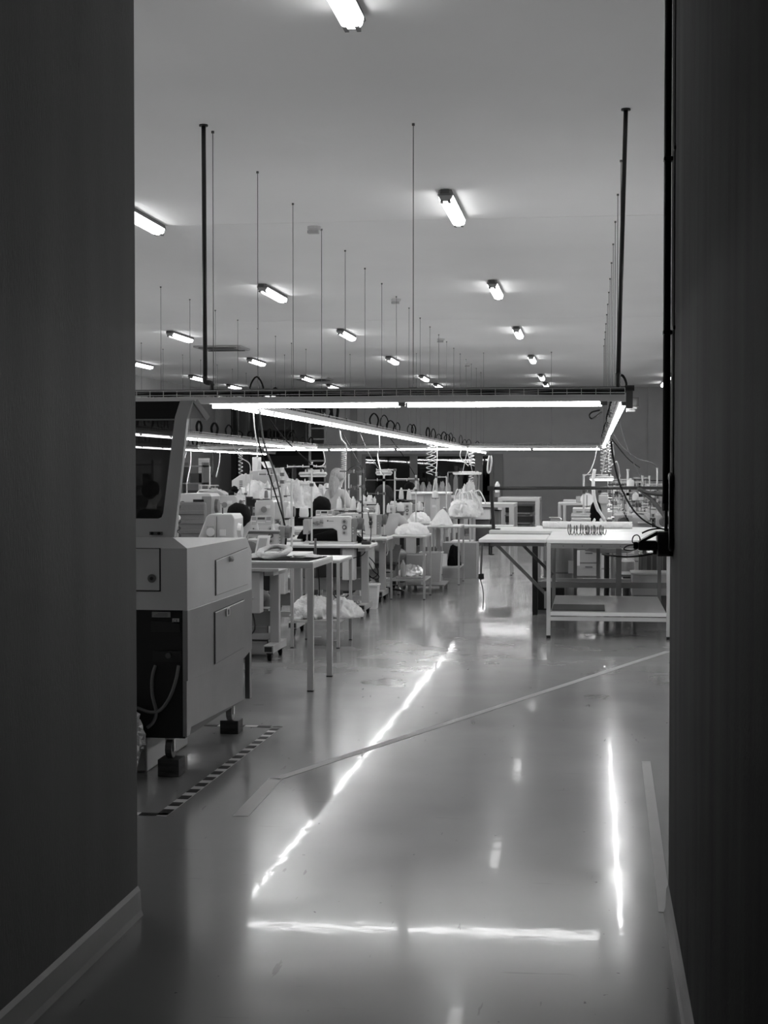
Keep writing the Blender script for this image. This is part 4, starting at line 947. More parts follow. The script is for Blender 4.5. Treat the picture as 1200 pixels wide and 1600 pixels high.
def OV(x, y, z, rot, label, s=1.0): return place('ov', overlock, (x, y, z), rot, label, 'overlock machines', (s, s, s))
p = at(394, 770, 19.8); OV(at(330, 760, 21.5).x, 21.5, .90, 0, 'white overlock machine on the raised stand behind the tall display machine', 1.25)
OV(at(398, 760, 23.0).x, 23.0, .757, .2, 'overlock machine below the pile of pale garments in the middle row')
bench('raised bench under the white overlock machine', at(315, 760, 21.5).x, at(352, 760, 21.5).x, 21.2, 21.9, .895)
# middle row: benches with machines and garment piles
mid = []
for k, (px0, px1, Y, l) in enumerate(((385, 470, 16.72, 'first'), (395, 478, 19.2, 'second'), (440, 540, 22.4, 'third'), (480, 560, 26.0, 'fourth'), (520, 600, 29.8, 'fifth'))):
    xa, xb = at(px0, 790, Y).x, at(px1, 790, Y).x
    bench('work bench in the middle row behind the aisle machines, %s from the camera' % l, xa, xb, Y, Y+.7, .757); mid.append((xa, xb, Y))
pxm('light machine with round disc, under the thread cones in the middle row', 398, 428, 781, 16.9, extras=('disc', 'plate', 'guide'), throat=False, d=.3, slope=.1)
pxm('light machine with open throat beside the one with the round disc', 425, 452, 784, 16.95, extras=('wheel', 'guide'), d=.3)
single('pale_cover', MB().box(at(452, 800, 19.3).x, at(476, 800, 19.3).x, 19.25, 19.75, .76, .80), 'white', 'white folded cover on the second middle bench', 'cover', bevel=.01)
heap('large pile of pleated white garments behind the large sewing machine', at(466, 790, 22.7).x, 22.75, .757, (.42, .30, .56), 61, 'cloth', amp=.18, fold=.35, freq=6)
heap('wide pile of white garments right of the pleated pile, next to the standing person', at(514, 790, 23.0).x, 22.9, .757, (.35, .28, .48), 62, 'cloth', amp=.2, fold=.35, freq=6)
heap('pile of pale garments behind the middle row thread cones', at(410, 790, 24.0).x, 24.0, .757, (.5, .3, .52), 63, 'cloth', amp=.15, fold=.3, freq=6)
bench('work bench under the pale garments behind the middle row thread cones', at(375, 790, 23.7).x, at(445, 790, 23.7).x, 22.75, 24.4, .757)
# monitor
t = thing('monitor', 'small black monitor left of the middle row machines', 'monitor', (at(391, 785, 21).x, 21, .757))
pa, pb = at(384, 776, 21), at(400, 792, 21)
part(t, 'screen_case', MB().box(pa.x, pb.x, 21, 21.03, pb.z, pa.z), 'black', True, bevel=.004); part(t, 'display', MB().box(pa.x+.015, pb.x-.015, 20.995, 21, pb.z+.015, pa.z-.015), 'screen', True)
part(t, 'monitor_stand', MB().box((pa.x+pb.x)/2-.02, (pa.x+pb.x)/2+.02, 21.01, 21.04, .79, pb.z).box((pa.x+pb.x)/2-.08, (pa.x+pb.x)/2+.08, 20.95, 21.09, .757, .79), 'black', True)
bench('work bench under the small black monitor', at(372, 785, 21).x, at(408, 785, 21).x, 20.8, 21.4, .757)
# big back machines (fusing press and cutter)
t = thing('fusing_press', 'large pale fusing press with chimney box and slanted white panel, far left', 'press', (at(410, 760, 27.5).x, 27.8, 0))
pa, pb = at(372, 742, 27.5), at(450, 800, 27.5)
part(t, 'body', MB().box(pa.x, pb.x, 27.5, 28.4, 0, 1.02), 'lgrey', True, bevel=.01)
part(t, 'hood', MB().prism([(at(388, 740, 27.5).x, 1.05), (at(390, 731, 27.5).x, 1.52), (at(430, 731, 27.5).x, 1.58), (at(440, 740, 27.5).x, 1.35), (at(442, 740, 27.5).x, 1.05)], 'y', 27.5, 28.3), 'lgrey', True, bevel=.01)
part(t, 'chimney_box', MB().box(at(392, 714, 27.5).x, at(401, 714, 27.5).x, 27.6, 27.9, 1.52, 1.78), 'whitem', True, bevel=.01)
part(t, 'mouth', MB().box(at(407, 740, 27.5).x, at(438, 740, 27.5).x, 27.49, 27.5, 1.12, 1.26), 'vdark', True)
part(t, 'slanted_panel', MB().prism([(at(408, 740, 27.5).x, 1.69), (at(418, 740, 27.5).x, 1.70), (at(424, 740, 27.5).x, 1.58), (at(414, 740, 27.5).x, 1.58)], 'y', 27.45, 27.8), 'white', True)
t = thing('cutting_cabinet', 'pale cabinet with slanted shoulder and small vents, far left by the dark pier', 'cabinet', (at(372, 760, 26).x, 26.2, 0))
part(t, 'body', MB().prism([(at(362, 750, 26).x, 0), (at(362, 750, 26).x, at(362, 751, 26).z), (at(375, 741, 26).x, at(375, 742, 26).z), (at(383, 741, 26).x, at(383, 741, 26).z), (at(383, 741, 26).x, 0)], 'y', 26, 26.6), 'whitem', True, bevel=.01)
for k in range(5): part(t, 'vent', MB().box(at(374, 741, 26).x, at(379, 741, 26).x, 25.99, 26, 1.22+.03*k, 1.235+.03*k), 'dgrey', True)
t = thing('grid_board', 'tall pale perforated board standing by the far left pier', 'board', (at(318, 760, 38).x, 38, 0))
pa, pb = at(310, 716, 38), at(327, 716, 38)
part(t, 'panel', MB().box(pa.x, pb.x, 38, 38.04, 0, pa.z), 'lgrey', True)
for k in range(14): part(t, 'grid_bar', MB().box(pa.x+.02, pb.x-.02, 37.985, 38, pa.z-.08-.06*k, pa.z-.055-.06*k), 'grid', True)
for px0, Y, l in ((300, 33, 'dark shelf unit far left behind the display machine'), (222, 26, 'dark shelf unit seen through the smoked lid'), (440, 44, 'dark shelf unit behind the fusing press')):
    xa = at(px0-18, 760, Y).x; xb = at(px0+18, 760, Y).x; t = thing('shelf_unit', l, 'shelf', ((xa+xb)/2, Y, 0))
    for x in (xa, xb-.04): part(t, 'upright', MB().box(x, x+.04, Y, Y+.5, 0, 1.72), 'dgrey', True)
    for k in range(5): part(t, 'shelf_board', MB().box(xa, xb, Y, Y+.5, .1+.38*k, .13+.38*k), 'dgrey', True)
    for k in range(4): part(t, 'storage_box', MB().box(xa+.1+.1*(k % 2), xb-.12, Y+.05, Y+.45, .13+.38*k, .34+.38*k), 'vdark', True)
# tall rack (ladder-like) behind
t = thing('ladder_rack', 'tall ladder-like steel rack at the back beside the alcove', 'rack', (at(496, 700, 42).x, 42, 0))
xa, xb = at(484, 700, 42).x, at(508, 700, 42).x
for x in (xa, xb): part(t, 'upright', MB().box(x-.03, x+.03, 42, 42.06, 0, at(490, 652, 42).z), 'mgrey', True)
for k in range(9): part(t, 'rung', MB().box(xa, xb, 42.01, 42.05, .3+.3*k, .34+.3*k), 'mgrey', True)
# big grey box machine near the aisle
xa, xb = at(652, 773, 25.4).x, at(700, 773, 25.4).x; zt = at(670, 772, 25.4).z
t = thing('box_machine', 'large pale box-shaped machine with a flat white lid beyond the side tables', 'sewing machine', ((xa+xb)/2, 25.6, 0))
part(t, 'body', MB().box(xa+.12, xb, 25.4, 26.0, .55, zt), 'lgrey', True, bevel=.012); part(t, 'lid', MB().box(xa-.15, xb+.02, 25.36, 26.04, zt, zt+.03), 'white', True, bevel=.006)
part(t, 'sewing_head', MB().box(xa-.13, xa+.12, 25.42, 25.8, zt-.14, zt), 'cream', True, bevel=.012)
part(t, 'name_plate', MB().box(xa+.25, xa+.33, 25.39, 25.4, zt-.22, zt-.18), 'paper', True); part(t, 'vent_plate', MB().box(xa+.25, xa+.34, 25.39, 25.4, zt-.07, zt-.04), 'mgrey', True)
part(t, 'front_panel', MB().box(xa+.22, xa+.38, 25.392, 25.4, .65, zt-.02), 'cream', True); part(t, 'support', MB().box(xa+.15, xb-.1, 25.5, 25.9, 0, .55), 'lgrey', True)
part(t, 'column', MB().box(xa-.1, xa, 25.5, 25.6, 0, zt-.14), 'dgrey', True)
heap('white fabric wedge lying in front of the box-shaped machine', at(672, 808, 24.5).x+.0, 22.95, .75, (.17, .14, .15), 71, amp=.1, fold=.1, name='garment')
# ================================================================ THREAD STANDS, LAMPS, CONES (left bank)
STANDS = {}
def PS(label, px, pytop, pybot, Y, **k):
    tp = at(px, pytop, Y); z = base_z(tp.x, Y) or .75
    t = stand(label, tp.x, Y, z, tp.z-z, **k); STANDS[px] = t; return t
PS('slim white thread stand with wide arm, in front of the large sewing machine', 487, 724, 862, 15.73, arms=((.81, -.26, 'w'), (.81, .15, 'w'), (.62, -.12, 'w')), r=.010)
PS('thick white thread pole left of the white garments pile', 441, 733, 853, 14.2, m='whitem', arms=((.73, -.12, 'w'), (.66, .09, 'drop')), r=.014)
PS('black thread stand right of the large sewing machine', 566, 733, 847, 16.1, m='black', arms=((.76, -.25, 'dark'), (.60, -.12, 'dark')), r=.008)
PS('white thread stand with two long arms behind the fourth sewing table', 600, 744, 846, 17.9, arms=((.66, .42, 'dark'), (.66, -.22, 'dark'), (.50, -.2, 'dark')), r=.011)
PS('tall white lamp pole right of the person in the pale top', 617, 735, 832, 19.4, arms=((.78, -.24, 'w'),), r=.010)
PS('white thread stand behind the domed garment', 650, 744, 832, 21.2, arms=((.5, -.3, 'w'), (.66, -.28, 'w')), r=.010)
PS('white thread stand with small box in front of the box-shaped machine', 682, 739, 815, 22.95, arms=((.68, .15, 'drop'),), r=.012)
PS('thin white thread stand left of the machine with the dark display', 282, 738, 800, 16.9, m='whitem', arms=((.3, .12, 'drop'),), r=.006)
PS('pale wire thread frame over the overlock machine', 328, 731, 770, 21.6, arms=((.37, .11, 'drop'),), r=.01)
PS('pale thread stand behind the sloping-shoulder machine', 292, 756, 775, 16.95, arms=((.42, .2, 'drop'),), r=.008)
PS('dark thread stand with crossbar between the middle row machines', 424, 736, 808, 17.3, m='mgrey', arms=((.72, -.15, 'dark'), (.72, .15, 'dark')), r=.009)
PS('grey thread stand with long arm beside the fusing press', 384, 741, 790, 21.1, arms=((.44, -.16, 'w'),), r=.011)
PS('short pale thread stand beside the standing person', 533, 758, 800, 22.8, arms=((.5, -.25, 'dark'),), r=.016)
PS('pale thread post behind the black stand', 563, 745, 800, 18.0, arms=((.4, -.12, 'w'),), r=.011)
PS('pale thread stand in the far rows right of the standing person', 545, 742, 790, 26.3, arms=((.45, .3, 'dark'),), r=.012)
def LP(label, px, py, Y, wpx, on, m='led_off'):
    p = at(px, py, Y); t = work_lamp(label, p.x, Y, p.z, wpx*mpp(Y), m)
    if on == 'rail': part(t, 'suspension_cord', MB().cyl((p.x-.1, Y, p.z+.05), (p.x, Y, 2.0), .006).cyl((p.x+.12, Y, p.z+.05), (p.x, Y, 2.0), .006), 'lgrey', True)
    else:
        q = STANDS[on].location; part(t, 'lamp_arm', MB().bar((p.x, Y, p.z+.05), (q.x, q.y, p.z+.05), .014), 'whitem', True)
    return t
LP('white work lamp under the arm of the slim thread stand', 489, 742, 15.85, 44, 487)
LP('white hanging work lamp above the trolley of garments', 730, 740, 35.3, 45, 'rail')
LP('small work lamp on the lamp pole arm beside the person in the pale top', 600, 740, 19.5, 26, 617)
def CN(label, px, pybot, Y, m='thread', s=1.0, fat=False, on=None):
    p = at(px, pybot, Y); o = put_cone(p.x, Y, p.z, label, m, s, fat)
    if on:
        st = STANDS[on]; q = st.location; z = p.z-.008
        h = part(st, 'spool_holder', MB().cyl((p.x, Y, z), (p.x, Y, z+.007), .055*s+.01, n=14).bar((p.x, Y, z-.006), (q.x, q.y, z-.006), .014, .012), 'dgrey', True)
    return o
CN('large white thread cone on the spool plate of the slim thread stand', 475, 808, 15.6, s=.88, fat=True, on=487)
CN('narrow white thread cone left of the large cone', 451, 809, 14.25, s=.68, on=441)
CN('white thread cone on the plate of the black stand, tall one', 552, 797, 16.1, s=.8, on=566)
CN('white thread cone on the plate of the black stand, right one', 561, 800, 16.05, s=.6, on=566)
CN('white pointed thread cone left of the black stand', 530, 797, 16.2, s=.8, on=566)
CN('white thread cone above the middle row machine, beside the black one', 400, 779, 17.35, s=.65, fat=True, on=424)
CN('black thread cone in the middle row', 416, 779, 17.35, 'gthread', .6, on=424)
CN('white thread cone on the crossbar stand, left', 418, 763, 17.6, s=.5, on=424)
CN('white thread cone on the crossbar stand, right', 432, 762, 17.6, s=.6, fat=True, on=424)
CN('white thread cone at the right end of the middle row stand', 448, 774, 17.5, s=.6, on=424)
CN('large white thread cone beside the person in the pale top', 626, 799, 19.45, s=.85, fat=True, on=617)
CN('white thread cone on the small plate behind the domed garment', 655, 798, 21.25, s=.95, fat=True, on=650)
CN('narrow thread cone in front of the brown-haired person', 607, 801, 17.95, s=.62, on=600)
CN('thin thread bottle-shaped cone left of the narrow one in front of the brown-haired person', 590, 804, 17.95, s=.75, on=600)
CN('pale thread cone in front of the box machine head, left', 627, 780, 21.3, s=.9, on=650)
CN('pale thread cone in front of the box machine head, right', 639, 782, 21.3, s=.9, on=650)
CN('grey thread cone beside the trolley garments', 694, 803, 22.95, 'gthread', .75, True, on=682)
CN('white thread cone on the far end of the white stand with small box', 680, 778, 22.95, s=.85, fat=True, on=682)
CN('small white thread cone right of the topknot bun', 376, 781, 21.1, s=.6, on=384)
CN('thread cone beside the smoked lid edge', 268, 792, 16.9, 'thread', .6, on=282)

# ================================================================ RIGHT: CUTTING TABLES
t = thing('cutting_table', 'white cutting table with low shelf, nearest table on the right', 'table', (.2, 14.9, 0))
RX0, RX1, RY0, RY1 = -.405, 1.25, 13.94, 15.9
part(t, 'tabletop', MB().box(RX0, RX1, RY0, RY1, .858, .893), 'white', True, bevel=.004)
part(t, 'under_rail', MB().box(RX0+.04, RX1-.04, RY0+.01, RY0+.04, .815, .856), 'mgrey', True)
for k in range(9): part(t, 'rivet', MB().cyl((RX0+.15+.17*k, RY0+.003, .836), (RX0+.15+.17*k, RY0+.01, .836), .006, n=8), 'dgrey', True)
for x, y in ((RX0, RY0), (.665, RY0), (RX0, RY1-.04), (.665, RY1-.04), (RX1-.04, RY1-.04)):
    l = part(t, 'leg', MB().box(x, x+.037, y, y+.037, .025, .858), 'whitem' if y < 15 else 'mgrey', True, bevel=.003)
    part(l, 'foot_cap', MB().box(x, x+.037, y, y+.037, 0, .025), 'black', True)
part(t, 'shelf', MB().box(RX0+.037, .665, RY0+.02, RY1-.02, .215, .235), 'lgrey', True)
part(t, 'shelf_edge', MB().box(RX0+.037, .665, RY0+.004, RY0+.02, .205, .238), 'white', True)
part(t, 'lower_rail', MB().box(RX0+.037, .665, RY0+.004, RY0+.035, .160, .195), 'whitem', True)
for z in (.70, .27): part(t, 'hinge_plate', MB().box(RX0-.02, RX0+.002, RY0-.006, RY0+.035, z, z+.13 if z > .5 else z+.15), 'mgrey', True)
# folding flap
part(t, 'flap', MB().box(-1.02, RX0-.005, RY0, 15.1, .862, .893), 'white', True, bevel=.004)
for y in (RY0+.02, 15.02): part(t, 'flap_rail', MB().box(-.98, RX0-.02, y, y+.03, .83, .860), 'dgrey', True)
part(t, 'flap_brace', MB().bar((-.86, RY0+.04, .845), (RX0-.01, RY0+.04, .40), .022, .03), 'dgrey', True)
part(t, 'flap_brace', MB().bar((-.72, 15.03, .845), (RX0+.03, 15.03, .50), .022, .03), 'dgrey', True)
t2 = thing('flap_clamp', 'black screw clamp hanging under the left end of the folding flap', 'clamp', (-.95, 13.96, .74))
part(t2, 'screw', MB().cyl((-.905, 13.975, .75), (-.905, 13.975, .828), .007, n=8).cyl((-.905, 13.975, .748), (-.905, 13.975, .757), .025, n=10), 'black', True)
part(t2, 'jaw', MB().box(-.93, -.915, 13.95, 14.0, .75, .86).box(-.93, -.88, 13.95, 14.0, .822, .829), 'black', True)
t2 = thing('hanging_strap', 'dark strap with buckle hanging from the left end of the folding flap', 'strap', (-1.0, 13.95, .5))
part(t2, 'strap', MB().bar((-.985, 13.93, .86), (-1.0, 13.93, .52), .018, .012), 'dgrey', True)
part(t2, 'buckle', MB().box(-1.02, -.97, 13.92, 13.95, .53, .58), 'black', True)
part(t2, 'cord', MB().tube([(-1.0, 13.93, .52), (-.975, 13.93, .40), (-.98, 13.93, .25)], .004, 5, smooth=4), 'black', True)
single('rubber_mat', MB().box(-.36, .12, 14.1, 14.75, .2355, .241), 'black', 'black mat lying on the low shelf of the nearest cutting table', 'mat')
# second table behind
t = thing('cutting_table', 'second cutting table directly behind, with black pedestal legs', 'table', (0, 16.5, 0))
part(t, 'tabletop', MB().box(-1.06, 1.5, 15.98, 17.2, .862, .893), 'white', True, bevel=.004)
part(t, 'frame', MB().box(-1.0, 1.45, 16.1, 16.14, .80, .86), 'lgrey', True)
for x in (-.62, .25, 1.2): 
    part(t, 'leg', MB().box(x, x+.058, 16.2, 16.26, 0, .86), 'black' if x < 0 else 'mgrey', True)
part(t, 'foot_beam', MB().box(-.6, 1.25, 16.21, 16.25, .29, .35), 'mgrey', True)
part(t, 'lower_beam', MB().box(-.6, 1.25, 16.9, 16.95, .30, .34), 'lgrey', True)
for x in (-.2, .05, .55, .9): part(t, 'rear_upright', MB().box(x, x+.04, 17.0, 17.04, 0, .86), 'mgrey', True)
# spreader bar over the table
t = thing('spreader_bar', 'long dark bar on a post across the second cutting table', 'bar', (-1.0, 16.3, .893))
a = at(767, 763, 16.3); b = at(1062, 762, 16.3)
part(t, 'cross_bar', MB().cyl((a.x-.03, 16.3, a.z), (1.45, 16.3, b.z), .019, n=10), 'black', True, smooth=True)
part(t, 'post', MB().bar((a.x+.005, 16.3, a.z), (a.x+.03, 16.3, .893), .034, .03), 'black', True); part(t, 'post', MB().bar((1.42, 16.3, a.z), (1.42, 16.3, .893), .034, .03), 'dgrey', True)
part(t, 'bar_joint', MB().box(a.x-.035, a.x+.035, 16.27, 16.33, a.z-.025, a.z+.025), 'black', True)
part(t, 'base_plate', MB().box(a.x-.02, a.x+.10, 16.24, 16.36, .894, .905), 'black', True)
ra, rb = at(848, 827, 16.7), at(988, 827, 16.7)
t = thing('fabric_roll', 'long white fabric roll lying flat across the cutting table', 'fabric roll', ((ra.x+rb.x)/2, 16.7, .894))
part(t, 'fabric', MB().lathe([(.0, 0), (.038, 0), (.038, rb.x-ra.x), (0, rb.x-ra.x)], n=16), 'cloth', smooth=False).location = (0, 0, 0)
fr_ = t.children[0]; fr_.rotation_euler = (0, PI/2, 0); fr_.location = (-(rb.x-ra.x)/2, 0, .038)
part(t, 'cardboard_core', MB().cyl((ra.x-.012, 16.7, .932), (rb.x+.012, 16.7, .932), .012, n=10), 'card', True)
# coil of spiral cable on the front table
def hcoil(label, px0, px1, Y, z, R, turns, m='mgrey'):
    a = at(px0, 830, Y).x; b = at(px1, 830, Y).x; pts = []; N = turns*12; rnd = random.Random(turns)
    for i in range(N+1):
        f = i/N; q = 2*PI*i/12; rr = R*(1+.12*math.sin(i*.9)); pts.append((a+(b-a)*(f+.03*math.sin(f*20))+.01*math.cos(q), Y+rr*math.cos(q), z+rr*(1+math.sin(q))+.006))
    return single('spiral_cable', MB().tube(pts, .0045, 5), m, label, 'cable', smooth=True)
hcoil('dark spiral cable lying on the front cutting table, left half of the coil', 886, 915, 14.9, .893, .046, 6, 'dgrey')
hcoil('dark spiral cable lying on the front cutting table, right half of the coil', 914, 945, 14.93, .893, .042, 10, 'dgrey')
# stacks on the bench behind
def seatb(px0, px1, Y, D, label, H=.757): return bench(label, at(px0, 820, Y).x, at(px1, 820, Y).x, Y, Y+D, H)
seatb(835, 962, 17.7, .8, 'work bench behind the cutting tables carrying stacked labels', .86)
seatb(955, 1075, 18.3, .75, 'work bench under the nearest overlock machines on the right', .80)
seatb(940, 1060, 20.6, .75, 'work bench under the second row of overlock machines on the right', .80)
seatb(935, 1050, 23.4, .75, 'work bench under the third row of overlock machines on the right', .80)
seatb(935, 1040, 26.6, .75, 'work bench under the last row of overlock machines on the right', .80)
rx = at(907, 818, 17.9)
t = thing('tape_rolls', 'stack of pale tape rolls beside the black oval pad', 'rolls', (rx.x, 17.95, .86))
for k in range(9): part(t, 'roll', MB().lathe([(.03, 0), (.105+.004*(k % 3), .001), (.108+.003*(k % 2), .014), (.105, .017), (.03, .018)], (.006*(k % 3)-.006, 0, .001+.019*k), 20), 'white' if k % 2 else 'lgrey')
q = at(868, 817, 17.9)
folded('flat stack of grey fabric sheets left of the tape rolls', q.x, 17.95, .861, .29, .3, 5, .014, 'card', 3, name='fabric_stack', cat='fabric')
folded('small pale stack of cards on top of the grey fabric sheets', q.x+.0, 17.95, .934, .13, .2, 4, .011, 'lgrey', 5, name='card_stack', cat='cards')
q = at(931, 800, 18.1)
t = thing('press_pad', 'black oval pad standing behind two white clamps', 'pad', (q.x, 18.1, .86))
part(t, 'pad', MB().blob((0, 0, .16), (.07, .05, .15), 2, .02, 2, 20, 14, False), 'bcloth', smooth=True); part(t, 'pad_stem', MB().cyl((0, 0, 0), (0, 0, .05), .015), 'steel')
t = thing('white_clamp', 'pair of white curved clamps in front of the black oval pad', 'clamp', (q.x+.02, 17.98, .86))
for s in (-1, 1): part(t, 'jaw', MB().tube([(s*.02, 0, .012), (s*.055, 0, .02), (s*.06, 0, .055), (s*.035, 0, .085), (s*.045, 0, .10)], .014, 7, smooth=4), 'white', smooth=True)
# post-bed machine with white hose
a_, b_ = at(937, 770, 18.2), at(950, 770, 18.2)
t = thing('post_machine', 'slim tall white post machine beside the black oval pad', 'sewing machine', ((a_.x+b_.x)/2, 18.3, .86))
part(t, 'column', MB().box(a_.x+.01, b_.x-.01, 18.2, 18.32, .95, a_.z), 'whitem', True, bevel=.006); part(t, 'column_head', MB().box(a_.x-.01, b_.x+.005, 18.18, 18.34, a_.z-.13, a_.z-.03), 'whitem', True, bevel=.006)
part(t, 'base', MB().box(a_.x-.05, b_.x+.05, 18.12, 18.4, .861, .95), 'dgrey', True, bevel=.006); part(t, 'top_cap', MB().box(a_.x-.02, a_.x+.02, 18.2, 18.26, a_.z, a_.z+.03), 'black', True)
for k in range(4): part(t, 'guide', MB().cyl((b_.x, 18.25, a_.z-.06-.08*k), (b_.x+.05, 18.25, a_.z-.06-.08*k), .007, n=6), 'steel', True)
def cpx(label, pts, r=.004, m='rubber', name='cable', smooth=6, **k): return cord(label, [at(*p) for p in pts], r, m, name, smooth=smooth, **k)
cpx('white flexible hose bending down to the slim tall post machine', [(929, 733, 18.0), (927, 750, 18.0), (928, 775, 18.0), (934, 795, 18.05), (943, 810, 18.1), (946, 818, 18.15)], .022, 'white', 'hose')
# white tables farther back on the right
t = thing('round_disc', 'white round disc standing on the far right table', 'disc', (at(917, 778, 24).x, 24, .95))
part(t, 'disc', MB().cyl((0, -.01, .13), (0, .01, .13), .10, n=24), 'white'); part(t, 'disc_post', MB().cyl((0, -.015, 0), (0, -.015, .2), .005, n=6), 'black')
bench('white bench under the white round disc', at(895, 790, 23.8).x, at(935, 790, 23.8).x, 23.7, 24.3, .95, 'whitem')
bench('white table with thick legs behind the stacked tape rolls', at(872, 785, 32).x, at(915, 785, 32).x, 32, 33, .87, 'whitem')
bench('white bench behind the thick-legged white table', at(880, 782, 35).x, at(925, 782, 35).x, 35, 36, .87, 'whitem')
single('pale_box', MB().box(at(900, 780, 32.3).x, at(914, 780, 32.3).x, 32.2, 32.6, .872, 1.0), 'lgrey', 'pale box on the thick-legged white table', 'box', bevel=.01)
# overlock rows
wordz = iter(['nearest row, left end', 'nearest row, middle', 'nearest row, right end', 'second row, left end', 'second row, middle', 'second row, right end', 'third row, left end', 'third row, middle', 'third row, right end', 'last row, left', 'last row, right'])
for k_o, (px, Y, r_) in enumerate(((972, 18.5, .2), (1003, 18.55, -.1), (1036, 18.5, .15), (962, 20.9, -.2), (992, 20.85, .1), (1022, 20.9, 0), (955, 23.7, .1), (980, 23.7, -.1), (1008, 23.7, .2), (960, 26.9, 0), (990, 26.9, .1))):
    OV(at(px, 800, Y).x, Y, .80, (PI/2 if k_o % 2 else -PI/2)+r_*.3, 'overlock machine on the right-hand benches, %s' % next(wordz), .8)
ci = iter(range(100))
def RS(px, pytop, Y, label, arms, cones=(), r=.008, m='whitem'):
    STANDS.pop(('r', px), None); tp = at(px, pytop, Y); z = base_z(tp.x, Y) or .8
    t = stand(label, tp.x, Y, z, tp.z-z, m=m, arms=arms, r=r); STANDS[('r', px)] = t
    for cx, cy, s_, mm, fat, l in cones:
        CN(l, cx, cy, Y, mm, s_, fat, on=('r', px))
RS(912, 743, 18.35, 'white thread stand at the left end of the right-hand machines', ((.42, .13, 'dark'), (.40, -.02, 'w')), r=.011)
RS(981, 735, 18.6, 'thick pale thread stand with dark crossbar on the right benches', ((.44, -.06, 'dark'), (.44, .2, 'dark')), r=.013,
   cones=((985, 762, .8, 'thread', True, 'pointed white cone under the dark crossbar on the right'), (993, 782, .7, 'thread', True, 'white cone on the right, below the spreader bar')))
RS(1027, 733, 18.7, 'tall white thread stand with short arm at the right edge', ((.49, -.23, 'w'), (.40, -.15, 'w')), r=.009,
   cones=((1010, 775, .9, 'thread', True, 'large white cone left of the tall right-edge stand'), (1019, 778, .7, 'thread', False, 'narrow white cone next to the tall right-edge stand')))
RS(1004, 745, 20.95, 'white thread stand in the second row on the right', ((.35, -.2, 'dark'), (.35, .2, 'w'), (.2, .2, 'w')), r=.012,
   cones=((1000, 782, .9, 'thread', True, 'white cone behind the thick cables on the right'), (1012, 770, .8, 'thread', True, 'white cone high in the second right-hand row')))
RS(968, 742, 21.0, 'pale thread stand behind the white work lamp on the right', ((.42, .25, 'w'), (.28, .3, 'w')), r=.01, m='lgrey',
   cones=((960, 772, .7, 'thread', False, 'slim cone behind the post machine'), (975, 774, .7, 'thread', False, 'slim cone right of the post machine')))
RS(1015, 745, 23.8, 'pale thread stand in the third row on the right', ((.45, -.2, 'w'),), r=.012)
RS(950, 752, 23.8, 'thin thread stand behind the work lamp, third row', ((.3, .3, 'w'),), r=.008, m='steel')
RS(989, 748, 18.95, 'grey thread stand with drop rod between the right-hand cones', ((.35, .1, 'drop'), (.2, -.2, 'dark')), r=.007, m='mgrey',
   cones=((1006, 819, .8, 'thread', True, 'thick white cone low on the right near the table edge'), (992, 812, .75, 'thread', True, 'white cone just left of the low thick cone')))
p = at(940, 748, 18.7); t = work_lamp('lit white work lamp over the post machine on the right', p.x, 18.5, p.z, 38*mpp(18.5), 'led')
part(t, 'lamp_arm', MB().bar((p.x, 18.5, p.z+.05), (STANDS[('r', 912)].location.x, 18.35, p.z+.05), .012), 'whitem', True)
part(t, 'suspension_cord', MB().cyl((p.x, 18.5, p.z+.05), (.23, 18.5, 2.02), .006), 'lgrey', True)
rr_ = random.Random(12)
k_ = 0
for Y in (18.55, 20.9, 23.75, 26.9):
    for px in (958, 978, 998, 1020):
        x = at(px+rr_.uniform(-4, 4), 800, Y).x
        t = thing('thread_rack', 'wire thread rack over the right-hand machines, %s from the left in the %s row' % (['first', 'second', 'third', 'fourth'][k_ % 4], ['nearest', 'second', 'third', 'last'][k_//4]), 'thread rack', (x, Y+.12, .80)); k_ += 1
        H = rr_.uniform(.42, .62)
        part(t, 'post', MB().cyl((0, 0, 0), (0, 0, H), .007, n=6), 'mgrey'); part(t, 'post', MB().cyl((.16, 0, 0), (.16, 0, H), .007, n=6), 'mgrey')
        for h in (.6, .8, 1.0): part(t, 'cross_wire', MB().bar((-.06, 0, H*h), (.22, 0, H*h), .008 if h < 1 else .014), 'black' if rr_.random() < .5 else 'whitem')
        part(t, 'guide_block', MB().box(.02, .08, -.02, .02, H*.8, H*.8+.03), 'black'); part(t, 'tension_unit', MB().box(-.02, .05, -.03, .03, H*.55, H*.55+.05), 'dgrey')
        for q in range(3): part(t, 'thread', MB().bar((.0+.07*q, 0, H), (.02+.05*q, -.08, .25), .0022), 'paper')
        if rr_.random() < .6: part(t, 'motor_cover', MB().box(.02, .16, -.05, .06, 0, .2), 'dgrey', bevel=.01)
# spool row on the bench (small round caps in a diagonal line)
pts = [(975, 799), (978, 803), (981, 807), (984, 811), (988, 812), (988, 817)]
t = thing('bobbin_rail', 'short black rail with pale bobbins in a slanting row on the right bench', 'bobbins', (at(982, 810, 18.32).x, 18.32, .80))
a_, b_ = at(973, 796, 18.32), at(990, 822, 18.32); b_.z = .802
part(t, 'rail_bar', MB().bar(a_, b_, .03, .02), 'black', True)
for q in pts:
    c = at(*q, 18.29); part(t, 'bobbin', MB().cyl((c.x, 18.27, c.z), (c.x, 18.31, c.z), .014, n=12), 'lgrey', True)
